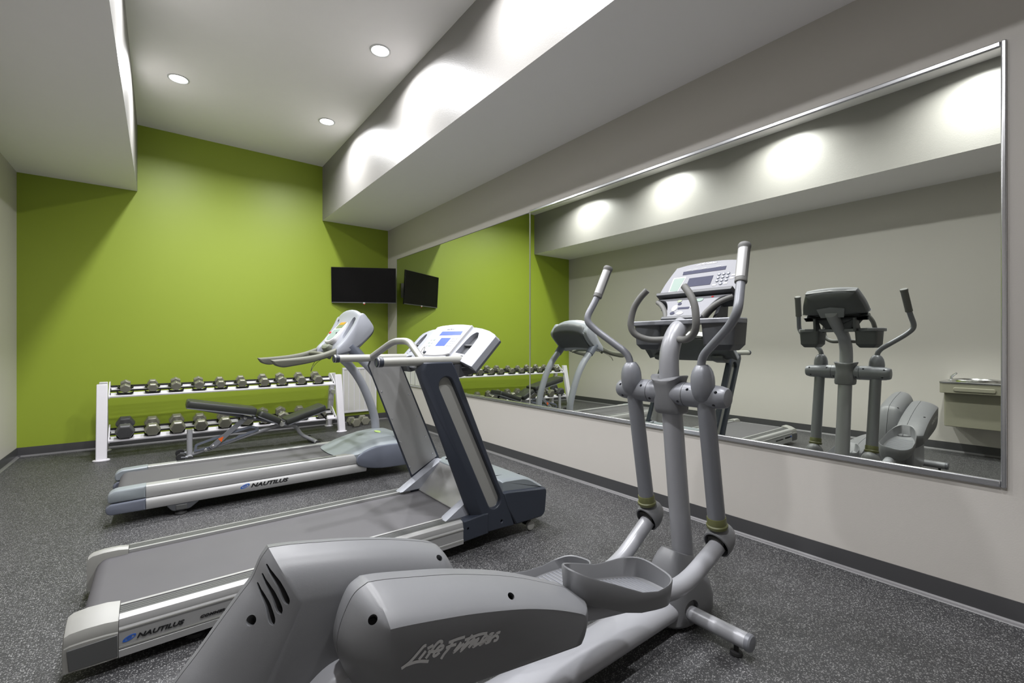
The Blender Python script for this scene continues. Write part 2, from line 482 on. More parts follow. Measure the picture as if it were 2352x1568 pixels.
# ------------------------------------------------------------------ elliptical trainer
EY = 1.16
def build_elliptical():
    t = thing('elliptical_trainer', (1.0, EY, 0), 'grey elliptical cross trainer with swinging arms, console and two pedals, nearest the viewer', 'elliptical')
    # --- floor frame
    bm = BM()
    tube(bm, [(.1, EY, .078), (1.70, EY, .078), (1.86, EY, .080)], [.056, .056, .054], 28, sy=1.5)
    obj('base_beam', bm, 'silver_paint', t)
    for x, hw, nm in ((1.79, .352, 'front_stabilizer'), (.05, .31, 'rear_stabilizer')):
        bm = BM(); cyl(bm, (x, EY - hw + .012, .07), (x, EY + hw - .012, .07), .031, n=24)
        st = obj(nm, bm, 'silver_paint', t)
        for s in (-1, 1):
            obj('end_cap', lathe(BM(), [(.031, -.016), (.033, -.014), (.033, 0), (.028, .006), (.012, .008)], (x, EY + s * (hw - .004), .07), (0, s, 0), 24), 'arm_grey', st)
            obj('levelling_foot', lathe(BM(), [(.022, 0), (.024, .004), (.022, .012), (.009, .016), (.009, .045)], (x, EY + s * (hw - .06), 0), (0, 0, 1), 18), 'rubber', st)
    # cover round the foot of the post
    bm = BM(); rings = []
    for z, xa, xb, w in ((.018, 1.69, 2.02, .105), (.03, 1.68, 2.035, .112), (.08, 1.685, 2.035, .112), (.14, 1.695, 2.01, .106), (.19, 1.705, 1.975, .095), (.235, 1.722, 1.945, .08), (.268, 1.745, 1.93, .066), (.285, 1.77, 1.92, .056)):
        rings.append([V(((xa + xb) / 2 + (xb - xa) / 2 * abs(math.cos(q)) ** .75 * (1 if math.cos(q) >= 0 else -1), EY + w * abs(math.sin(q)) ** .75 * (1 if math.sin(q) >= 0 else -1), z + (.03 * -math.cos(q) * max(0, (z - .15) / .13)))) for q in [2 * math.pi * j / 40 for j in range(40)]])
    loops(bm, rings)
    o = obj('post_cover', bm, 'shroud_grey', t)
    cut(o, cyl(BM(), (1.79, EY - .14, .085), (1.79, EY - .09, .085), .042))
    cut(o, cyl(BM(), (1.79, EY + .14, .085), (1.79, EY + .09, .085), .042))
    # --- post
    path = catmull([(1.90, EY, .16), (1.895, EY, .22), (1.85, EY, .55), (1.812, EY, .85), (1.793, EY, 1.0), (1.780, EY, 1.10), (1.787, EY, 1.19), (1.835, EY, 1.27), (1.935, EY, 1.330), (2.03, EY, 1.388), (2.098, EY, 1.436)], 6)
    bm = BM(); tube(bm, path, [.047 + (.038 - .047) * i / (len(path) - 1) for i in range(len(path))], 24)
    obj('main_post', bm, 'tube_grey', t)
    # --- drive housing at the rear
    M_ = [(.196, .754), (.24, .749), (.30, .738), (.385, .721), (.473, .699), (.545, .677), (.60, .657), (.628, .642), (.655, .60), (.685, .53), (.71, .44), (.73, .30), (.74, .15), (.74, .05), (.3, .05), (-.06, .05), (-.075, .17), (-.07, .32), (-.03, .44), (.025, .523), (.061, .566), (.10, .616), (.141, .667), (.163, .694), (.18, .732)]
    MQ = [(.243, .655), (.262, .652), (.305, .645), (.385, .630), (.465, .612), (.53, .595), (.575, .58), (.595, .57), (.61, .55), (.635, .50), (.66, .42), (.68, .29), (.69, .15), (.69, .06), (.3, .06), (.03, .06), (.03, .17), (.06, .31), (.11, .42), (.15, .49), (.175, .525), (.20, .565), (.222, .605), (.232, .628), (.239, .645)]
    for sgn in (-1, 1):
        bm = BM(); morph(bm, M_, MQ, [(EY + sgn * (.0012 + a), b) for a, b in ((0, .03), (.0005, 0), (.03, .05), (.05, .14), (.066, .28), (.079, .46), (.089, .67), (.095, .87), (.097, 1.0))])
        o = obj('drive_housing', bm, 'shroud_grey', t)
        if sgn < 0:
            nrm = V((-.60, -.72, .32)).normalized()
            for a, m, b in (((.188, 1.129, .731), (.206, 1.091, .699), (.224, 1.074, .655)), ((.180, 1.129, .713), (.197, 1.094, .679), (.209, 1.075, .639)), ((.171, 1.132, .695), (.185, 1.094, .662), (.193, 1.075, .621))):
                ctr = catmull([a, m, b], 10); lf, rt = [], []
                for i, p in enumerate(ctr):
                    dr = (ctr[min(i + 1, len(ctr) - 1)] - ctr[max(i - 1, 0)]).normalized(); sd = nrm.cross(dr).normalized()
                    q = i / (len(ctr) - 1); w = (.0014 + .0062 * q ** .6) * (1 if q < .82 else math.sqrt(max(.02, 1 - ((q - .82) / .185) ** 2)))
                    lf.append(p + sd * w); rt.append(p - sd * w)
                poly = lf + rt[::-1]
                cut(o, loops(BM(), [[p + nrm * h for p in poly] for h in (-.03, .03)]))
            c = V((.155, 1.098, .634)); cut(o, cyl(BM(), c - nrm * .025, c + nrm * .03, .0105))
            cut(o, cyl(BM(), (.602, 1.11, .62), (.602, 1.06, .69), .009))
    bm = BM(); pillow(bm, [(p[0], p[1]) for p in inset(M_, .02)], [(EY - .03, 0), (EY + .03, 0)])
    obj('vent_backing', bm, 'black', t)
    bm = BM(); pillow(bm, rpoly([(.30, .50), (.24, .46), (.16, .36), (.12, .20), (.12, .06), (.52, .06), (.54, .28), (.50, .42), (.44, .50)], .03), [(1.005, .012), (1.012, .003), (1.02, 0), (1.08, 0)])
    obj('crank_cover', bm, 'silver_paint', t)
    bm = BM(); pillow(bm, rpoly([(.30, .50), (.24, .46), (.16, .36), (.12, .20), (.12, .06), (.52, .06), (.54, .28), (.50, .42), (.44, .50)], .03), [(2 * EY - 1.005, .012), (2 * EY - 1.012, .003), (2 * EY - 1.02, 0), (2 * EY - 1.08, 0)])
    obj('crank_cover', bm, 'silver_paint', t)
    # --- pedal levers (right lever up, left lever swung down about the knee joint)
    S_ = [(.362, .694), (.40, .688), (.472, .671), (.581, .643), (.713, .599), (.80, .564), (.86, .536), (.94, .497), (.995, .468), (1.012, .455), (1.016, .42), (1.006, .375), (.990, .345), (.972, .335), (.90, .345), (.80, .362), (.60, .395), (.46, .412), (.39, .435), (.345, .466), (.322, .50), (.303, .544), (.296, .577), (.299, .611), (.313, .649), (.333, .68)]
    SQ = [(.366, .646), (.402, .640), (.470, .626), (.575, .602), (.702, .566), (.785, .536), (.842, .512), (.905, .482), (.926, .470), (.934, .462), (.934, .44), (.926, .416), (.916, .402), (.904, .396), (.85, .404), (.76, .418), (.60, .444), (.485, .468), (.435, .486), (.405, .506), (.388, .528), (.377, .555), (.372, .578), (.369, .600), (.367, .622), (.366, .638)]
    SI = [(p[0] + (q[0] - p[0]) * .35, p[1] + (q[1] - p[1]) * .35) for p, q in zip(S_, SQ)]
    piv = V((1.885, 0, .375))
    for side in (-1, 1):
        R = Matrix.Identity(4) if side < 0 else Matrix.Translation(piv) @ Matrix.Rotation(math.radians(-13.3), 4, 'Y') @ Matrix.Translation(-piv)
        def F(p):
            p = V(p)
            if side > 0: p = V((p.x, 2 * EY - p.y, p.z))
            return R @ p
        def T(bm):
            for v in bm.verts: v.co = F(v.co)
            return bm
        lev = bpy.data.objects.new('pedal_lever', None); COL.objects.link(lev); lev.parent = t; lev['_o'] = t['_o']
        bm = BM(); morph(bm, S_, SQ, [(.9838, .04), (.9835, 0), (.96, .06), (.935, .18), (.912, .36), (.895, .55), (.881, .75), (.873, .90), (.869, 1.0)])
        cv = obj('lever_cover', T(bm), 'shroud_grey', lev)
        d = (V((-.5, -.75, .35))).normalized() if side < 0 else None
        for (hx, hy, hz) in ((.348, .895, .660), (.702, .892, .588)):
            bm = BM(); cyl(bm, (hx + .01, hy + .05, hz - .035), (hx - .02, hy - .03, hz + .03), .0095, n=16)
            cut(cv, T(bm))
        bm = BM(); morph(bm, S_, SI, [(.9862, .1), (.9865, 0), (1.02, .08), (1.038, .4), (1.05, 1.0)])
        obj('lever_cover', T(bm), 'shroud_grey', lev)
        # lever tube from the knee joint under the pedal to the cover
        path = fillet([(1.885, .985, .370), (1.60, .985, .270), (1.02, .985, .392), (.9, .985, .42)], .12)
        obj('lever_tube', T(tube(BM(), path, .034, 20)), 'tube_grey', lev)
        # pedal: dished tray with a wavy rim, tipped forward
        out = []
        for i in range(40):
            a = 2 * math.pi * i / 40; ca, sa = math.cos(a), math.sin(a)
            ex = .222 * abs(ca) ** .55 * (1 if ca >= 0 else -1); ey = .098 * abs(sa) ** .6 * (1 if sa >= 0 else -1)
            yy = ey * (1.0 if ex > -.05 else 1.0 - .28 * (-ex - .05) / .155)
            out.append((ex, yy))
        px, py = 1.198, .972
        def PZ(ex): return .402 - .24 * ex
        def rim(ex, ey):
            sd = max(-1, min(1, ey / .095))
            h = .053 + .030 * max(0, -ex / .2) ** 1.5 + .026 * max(0, ex / .2) * (.45 + .55 * sd) - .024 * max(0, 1 - abs(ex - .05) / .15) * (.62 - .38 * sd)
            return h
        def ring(k, zf): return [V((px + ex * k, py + ey * k, PZ(ex * k) + zf(ex, ey))) for ex, ey in out]
        bm = BM()
        loops(bm, [ring(.70, lambda a, b: -.010 - .022 * min(1, max(0, (a + .16) / .12))), ring(.96, lambda a, b: -.008 - .022 * min(1, max(0, (a + .16) / .12))), ring(1.0, lambda a, b: .003), ring(1.03, lambda a, b: rim(a, b) - .004), ring(1.015, rim), ring(.985, lambda a, b: rim(a, b) - .003), ring(.945, lambda a, b: .004), ring(.91, lambda a, b: 0.0)])
        pd = obj('pedal', T(bm), 'shroud_grey', lev, angle=50)
        bm = BM()
        for i in range(17):
            ex = -.13 + .3 * i / 16
            w = .078 if ex > -.05 else .078 - .02 * (-ex - .05) / .1
            loops(bm, [[V((px + ex + dx, py + yy, PZ(ex) + dz)) for dx, dz in ((-.004, 0), (.004, 0), (.002, .0025), (-.002, .0025))] for yy in (-w, w)])
        g = obj('tread_ribs', T(bm), 'arm_grey', lev)
        # knee joint
        kx, ky, kz = 1.888, .985, .385
        ya = ky if side < 0 else 2 * EY - ky
        bm = BM(); lathe(bm, [(.004, -.078), (.022, -.075), (.042, -.062), (.056, -.040), (.064, -.012), (.066, .012), (.063, .034), (.057, .036), (.055, .012), (.050, -.02), (.036, -.045), (.004, -.055)], (kx, ya, kz), (-.88, 0, -.47), 30)
        for v in bm.verts: v.co.y = ya + (v.co.y - ya) * .86
        obj('joint_cover', bm, 'shroud_grey', lev, angle=40)
        sy = .985 if side < 0 else 2 * EY - .985
        obj('joint_pin', cyl(BM(), (kx, sy - .034, kz), (kx, sy + .034, kz), .036, n=24), 'black', lev)
    # --- swinging arms
    for s in (-1, 1):
        arm = bpy.data.objects.new('swing_arm', None); COL.objects.link(arm); arm.parent = t; arm['_o'] = t['_o']
        Y = lambda y: y if s < 0 else 2 * EY - y
        p = [(1.735, .983, 1.09), (1.735, .983, 1.165), (1.668, .832, 1.285), (1.640, .790, 1.335), (1.704, .81, 1.446), (1.769, .826, 1.597)]
        p = [(a, Y(b), c) for a, b, c in p]
        path = fillet(p, .045, 6)
        obj('arm_tube', tube(BM(), path, .0165, 16), 'arm_grey', arm)
        a, b = V(p[4]), V(p[5]); ax = (b - a).normalized()
        gr = obj('hand_grip', lathe(BM(), [(.0175, -.002), (.0215, .001), (.0225, .006), (.0215, .012), (.0215, .150), (.0235, .154), (.0235, .164), (.021, .169), (.012, .171)], a, ax, 24), 'grip_grey', arm)
        # bright contact plate on the rider's side of the grip
        u = V((-1, -.25 * s, .35)); u = (u - ax * u.dot(ax)).normalized(); w = ax.cross(u)
        bm = BM()
        rings = []
        for h in (.018, .145):
            out_ = [a + ax * h + (u * math.cos(q) + w * math.sin(q)) * .0222 for q in [math.radians(-70 + 140 * i / 8) for i in range(9)]]
            inn = [a + ax * h + (u * math.cos(q) + w * math.sin(q)) * .0208 for q in [math.radians(70 - 140 * i / 8) for i in range(9)]]
            rings.append(out_ + inn)
        loops(bm, rings); obj('pulse_plate', bm, 'alu', gr)
        # egg shaped cover over the pivot
        bm = BM()
        lathe(bm, [(.02, .062), (.024, .060), (.032, .050), (.0405, .034), (.0455, .012), (.047, -.012), (.0455, -.035), (.041, -.058), (.032, -.078), (.018, -.090), (.005, -.094)], (1.745, Y(.983), 1.072), (-.04, 0, 1), 28)
        obj('pivot_cover', bm, 'arm_grey', arm)
        # horizontal pivot sleeve
        prof = [(.049, -.150), (.0505, -.146), (.0515, -.10), (.0515, -.04), (.050, .0), (.046, .06), (.040, .082), (.036, .088), (.020, .090)]
        bm = BM(); lathe(bm, prof, (1.778, EY + s * .178, 1.003), (0, s, 0), 30)
        sl = obj('pivot_sleeve', bm, 'arm_grey', arm)
        for (yy, an) in ((.115, 150), (.235, 150), (.07, 215), (.225, 220), (.07, -38), (.225, -36), (.115, 38), (.235, 38)):
            q = math.radians(an); c = V((1.778, EY + s * yy, 1.003)); dv = V((math.cos(q), 0, math.sin(q)))
            cut(sl, cyl(BM(), c + dv * .03, c + dv * .08, .0065, n=12))
        bm = BM(); lathe(bm, [(.0517, -.0012), (.0517, .0012)], (1.778, EY + s * .088, 1.003), (0, s, 0), 30)
        obj('sleeve_joint', bm, 'black', arm)
        # lower arm and knee collar
        cyl_a, cyl_b = (1.768, Y(.983), .985), (1.866, Y(.985), .44)
        obj('lower_arm', tube(BM(), [cyl_a, cyl_b], [.0345, .0355], 22), 'arm_grey', arm)
        ax = (V(cyl_b) - V(cyl_a)).normalized()
        obj('knee_collar', lathe(BM(), [(.0375, -.03), (.0385, -.028), (.0385, .0), (.043, .004), (.043, .012), (.040, .018)], V(cyl_b) - ax * .02, ax, 26), 'olive', arm)
    # hub holding the post
    bm = BM()
    hub = []
    for z, rx, ry in ((.912, .054, .056), (.918, .060, .062), (.94, .064, .064), (.97, .066, .060), (1.0, .066, .057), (1.03, .064, .058), (1.05, .064, .064), (1.066, .066, .072), (1.070, .064, .070)):
        px = 1.79 + (1.0 - z) * .12
        hub.append([V((px + rx * abs(math.cos(2 * math.pi * j / 32)) ** .6 * (1 if math.cos(2 * math.pi * j / 32) >= 0 else -1), EY + ry * abs(math.sin(2 * math.pi * j / 32)) ** .6 * (1 if math.sin(2 * math.pi * j / 32) >= 0 else -1), z + (.012 * abs(math.sin(2 * math.pi * j / 32)) - .018 * (math.cos(2 * math.pi * j / 32) < -.3) * (-math.cos(2 * math.pi * j / 32) - .3) if z > 1.02 else 0))) for j in range(32)])
    loops(bm, hub); obj('post_hub', bm, 'shroud_grey', t)
    # fixed handlebar
    for s in (-1, 1):
        Y = lambda y: y if s < 0 else 2 * EY - y
        path = catmull([(1.83, Y(1.15), 1.245), (1.80, Y(1.125), 1.238), (1.765, Y(1.065), 1.238), (1.735, Y(1.015), 1.262), (1.722, Y(.998), 1.305), (1.728, Y(1.008), 1.375), (1.738, Y(1.035), 1.425), (1.750, Y(1.068), 1.462)], 6)
        obj('fixed_handlebar', tube(BM(), path, .0148, 16), 'grip_grey', t)
    # --- console
    F1 = Frame(1.985, 1.44, .105, .165)
    con = bpy.data.objects.new('console', None); COL.objects.link(con); con.parent = t; con['_o'] = t['_o']
    face = poly_spline([(.955, .022), (.957, .03), (.97, .10), (1.0, .185), (1.012, .197), (1.08, .207), (1.16, .210), (1.24, .207), (1.308, .197), (1.32, .185), (1.35, .10), (1.363, .03), (1.365, .022), (1.30, .014), (1.16, .010), (1.02, .014)], 3)
    bm = BM(); F1.pillow(bm, face, [(0, .004), (-.003, 0), (-.02, 0), (-.03, .004)])
    obj('display_panel', bm, 'console_grey', con)
    bm = BM(); loops(bm, [[F1(1.16 + (p[0] - 1.16) * k, .10 + (p[1] - .10) * k2, n) for p in face] for n, k, k2 in ((-.028, .975, .96), (-.040, .985, .97), (-.060, .95, .90), (-.080, .80, .72), (-.090, .55, .5))])
    obj('console_back', bm, 'dark_grey', con)
    def pan(name, poly, m, n0=.0, n1=.0012, fr=F1): return obj(name, fr.prism(BM(), poly, n0, n1), m, con)
    pan('message_display', [(1.268, .163), (1.050, .165), (1.050, .144), (1.266, .142)], 'lcd')
    pan('matrix_display', [(1.221, .116), (1.099, .117), (1.101, .064), (1.223, .063)], 'lcd')
    pan('heart_rate_chart', rpoly([(1.312, .130), (1.240, .130), (1.258, .036), (1.312, .040)], .006), 'print_white', 0, .0008)
    pan('chart_field', rpoly([(1.306, .124), (1.246, .124), (1.262, .042), (1.306, .046)], .004), 'mint', 0, .0014)
    for r in range(4):
        for c in range(3):
            if r == 3 and c != 1: continue
            y0, s0 = 1.072 - .0215 * c, .119 - .0188 * r
            k = obj('key', F1.pillow(BM(), [(y0 + .008 * math.cos(2 * math.pi * j / 16), s0 + .0075 * math.sin(2 * math.pi * j / 16)) for j in range(16)], [(0, 0), (.002, 0), (.003, .0015)]), 'cap_blue', con)
            obj('key_mark', F1.prism(BM(), [(y0 + .0045 * math.cos(2 * math.pi * j / 10), s0 + .0045 * math.sin(2 * math.pi * j / 10)) for j in range(10)], .003, .0036), 'print_white', k)
    for (y0, s0) in ((1.003, .106), (1.006, .088), (1.080, .058), (1.028, .062)):
        pan('function_label', [(y0 + .009, s0 + .004), (y0 - .009, s0 + .004), (y0 - .009, s0 - .004), (y0 + .009, s0 - .004)], 'print_white')
    for y0 in (1.24, 1.205, 1.16, 1.09):
        pan('readout_label', [(y0 + .012, .171), (y0 - .012, .171), (y0 - .012, .168), (y0 + .012, .168)], 'print_white')
    # maker's script on the console top
    bm = BM()
    lo = [min(q[0] for st in LIFE for q in st), min(q[1] for st in LIFE for q in st)]
    for st in LIFE:
        ribbon(bm, [((q[0] - .3885) * .42, (q[1] - .52) * .42 + (q[0] - .3885) * .065) for q in st], lambda a, b, n: F1(1.208 - a, .176 + b, n), .0022, .001)
    obj('maker_script', bm, 'print_white', con)
    tb = obj('top_band', F1.prism(BM(), [(1.01, .165), (1.31, .165), (1.315, .198), (1.16, .207), (1.005, .198)], -.050, -.030), 'console_grey', con, bevel=.003)
    bm = BM()
    for st in LIFE:
        ribbon(bm, [((q[0] - .3885) * .50, (q[1] - .52) * .36 + (q[0] - .3885) * .06) for q in st], lambda a, b, n: F1(1.098 + a, .169 + b, -.0505 - n), .0026, .0004)
    obj('maker_script', bm, 'print_white', tb)
    # reading ledge
    bm = BM(); F1.prism(bm, [(.968, .016), (1.352, .016), (1.348, -.002), (.972, -.002)], -.015, .034)
    obj('reading_ledge', bm, 'dark_grey', con, bevel=.003)
    F2 = Frame(1.885, 1.34, .09, .10)
    keyp = poly_spline([(1.335, .128), (1.30, .118), (1.275, .085), (1.262, .05), (1.258, .012), (1.256, .0), (1.16, -.002), (1.064, .0), (1.062, .012), (1.058, .05), (1.045, .085), (1.02, .118), (.985, .128), (.985, .133), (1.16, .134), (1.335, .133)], 3)
    bm = BM(); F2.pillow(bm, keyp, [(0, .002), (-.002, 0), (-.018, 0)])
    obj('keypad_panel', bm, 'console_grey', con)
    bm = BM(); F2.pillow(bm, inset(keyp, .01), [(-.017, 0), (-.06, .01)])
    obj('keypad_back', bm, 'dark_grey', con)
    def oval(y0, s0, a, b): return [(y0 + a * math.cos(2 * math.pi * j / 20), s0 + b * math.sin(2 * math.pi * j / 20)) for j in range(20)]
    pan('start_button', oval(1.116, .108, .017, .012), 'mint', 0, .002, F2)
    pan('oval_button', oval(1.225, .062, .014, .02), 'print_white', 0, .002, F2)
    pan('oval_button', oval(1.185, .027, .017, .011), 'print_white', 0, .002, F2)
    pan('oval_button', oval(1.218, .109, .012, .009), 'lcd_green', 0, .002, F2)
    pan('oval_button', oval(1.224, .029, .012, .009), 'lcd', 0, .002, F2)
    pan('oval_button', oval(1.21, .090, .010, .008), 'lcd', 0, .002, F2)
    pan('oval_button', oval(1.135, .066, .012, .009), 'print_white', 0, .002, F2)
    pan('level_display', [(1.207, .066), (1.150, .066), (1.150, .053), (1.207, .053)], 'lcd', 0, .0012, F2)
    pan('stop_mark', oval(1.06, .122, .006, .004), 'red', 0, .0015, F2)
    bm = BM(); F2.prism(bm, [(1.262, .0), (1.060, .0), (1.060, -.018), (1.262, -.018)], -.02, .012)
    obj('lower_ledge', bm, 'dark_grey', con, bevel=.003)
    for s in (-1, 1):  # rubber edged side curves between tray and console
        Y = lambda y: y if s < 0 else 2 * EY - y
        path = catmull([(1.885, Y(1.075), 1.325), (1.915, Y(1.05), 1.37), (1.945, Y(1.012), 1.405), (1.972, Y(.972), 1.425)], 5)
        obj('side_curve', tube(BM(), path, .012, 12, sy=1.0), 'grip_grey', con)
        bm = BM(); loops(bm, [[V((x, Y(y), z)) for x, z in ((1.92, 1.31), (2.04, 1.31), (2.05, 1.40), (2.0, 1.41))] for y in (1.03, 1.045)])
        obj('side_web', bm, 'dark_grey', con)
    # accessory tray and bottle holders
    tr = [(1.850, .903), (1.875, .895), (1.945, .897), (2.02, .935), (2.03, .97), (1.965, 1.07), (1.945, 1.16), (1.965, 1.25), (2.03, 1.35), (2.02, 1.385), (1.945, 1.423), (1.875, 1.425), (1.850, 1.417), (1.842, 1.30), (1.838, 1.16), (1.842, 1.02)]
    bm = BM(); pillow(bm, tr, [(1.306, .003), (1.309, 0), (1.324, 0), (1.328, .003)], 'z')
    to = obj('accessory_tray', bm, 'arm_grey', con)
    for y0 in (.985, 1.335):
        bm = BM(); pillow(bm, rpoly([(1.865, y0 - .062), (1.99, y0 - .055), (1.985, y0 + .055), (1.865, y0 + .062)], .02), [(1.25, .004), (1.35, 0)], 'z')
        cut(to, bm)
        o_ = rpoly([(1.855, y0 - .074), (2.005, y0 - .066), (2.0, y0 + .066), (1.855, y0 + .074)], .022)
        rings = [(1.196, .045), (1.19, .03), (1.193, .024), (1.215, .006), (1.31, 0)]
        ins = [(1.31, .008), (1.225, .014), (1.205, .03)]
        bm = BM(); pillow(bm, o_, rings + ins, 'z')
        obj('bottle_holder', bm, 'dark_grey', con, angle=30)
    bm = BM(); box(bm, 1.89, 1.945, EY - .10, EY + .10, 1.305, 1.335); obj('console_mount', bm, 'black', con, bevel=.006)
    obj('mount_plate', F1.prism(BM(), [(1.09, .02), (1.23, .02), (1.245, .09), (1.16, .105), (1.075, .09)], -.098, -.07), 'arm_grey', con)
    # --- maker's script on the near lever cover
    bm = BM()
    for st in LIFE:
        pts = [(p.x, p.y) for p in catmull([V((a, b, 0)) for a, b in st], 4)]
        ribbon(bm, pts, lambda a, b, n: V((a, .8688 - n, b)), .0064, .0004)
    obj('maker_script', bm, 'logo_grey', t)
    return t

LIFE = [[(0.4447, 0.5826), (0.4389, 0.5829), (0.4297, 0.5772), (0.4161, 0.5684), (0.4027, 0.5617), (0.3885, 0.5582)], [(0.4005, 0.5601), (0.4138, 0.559), (0.4297, 0.5553), (0.4499, 0.5465)], [(0.4435, 0.5715), (0.4354, 0.5654), (0.4274, 0.5599)], [(0.4612, 0.5764), (0.4476, 0.5745)], [(0.4817, 0.5708), (0.4817, 0.5756), (0.4756, 0.5781), (0.4671, 0.5745), (0.4564, 0.5661), (0.4435, 0.5551)], [(0.4493, 0.5685), (0.4576, 0.564), (0.4695, 0.5596)], [(0.4671, 0.5606), (0.4792, 0.5588), (0.4853, 0.5628), (0.4817, 0.567), (0.4744, 0.5662), (0.4647, 0.5594), (0.4623, 0.554), (0.4659, 0.5514), (0.4768, 0.5544)], [(0.5115, 0.5663), (0.5002, 0.5545), (0.4878, 0.5466), (0.4798, 0.5386)], [(0.4989, 0.5665), (0.5192, 0.5655), (0.5405, 0.5625)], [(0.4921, 0.5578), (0.5039, 0.5573), (0.5179, 0.5549)], [(0.5308, 0.5547), (0.5217, 0.5478), (0.5121, 0.5413), (0.5141, 0.5405), (0.532, 0.547), (0.5386, 0.5477)], [(0.5605, 0.5597), (0.5478, 0.5495), (0.5301, 0.5372), (0.532, 0.5364), (0.5531, 0.5451), (0.5679, 0.5483)], [(0.5399, 0.5555), (0.5652, 0.5539), (0.583, 0.552), (0.6011, 0.5472)], [(0.5679, 0.5483), (0.5571, 0.5401), (0.5498, 0.5341)], [(0.5504, 0.5349), (0.5665, 0.542), (0.5768, 0.5442), (0.5706, 0.5381), (0.5625, 0.5323), (0.5652, 0.5312), (0.5788, 0.5336)], [(0.5788, 0.533), (0.5927, 0.5338), (0.6004, 0.5382), (0.5983, 0.5425), (0.5913, 0.5418), (0.5816, 0.5336), (0.5802, 0.529), (0.5857, 0.5285), (0.5997, 0.5321)], [(0.5997, 0.5321), (0.6096, 0.5375), (0.6196, 0.5388), (0.6125, 0.541), (0.6068, 0.5386), (0.6118, 0.5308), (0.6082, 0.5252), (0.5983, 0.5252), (0.5983, 0.5275)], [(0.5997, 0.5286), (0.6225, 0.5324), (0.6298, 0.536), (0.6393, 0.5341), (0.6327, 0.5361), (0.6262, 0.5333), (0.632, 0.5251), (0.6276, 0.5204), (0.6189, 0.5221)]]
build_elliptical()
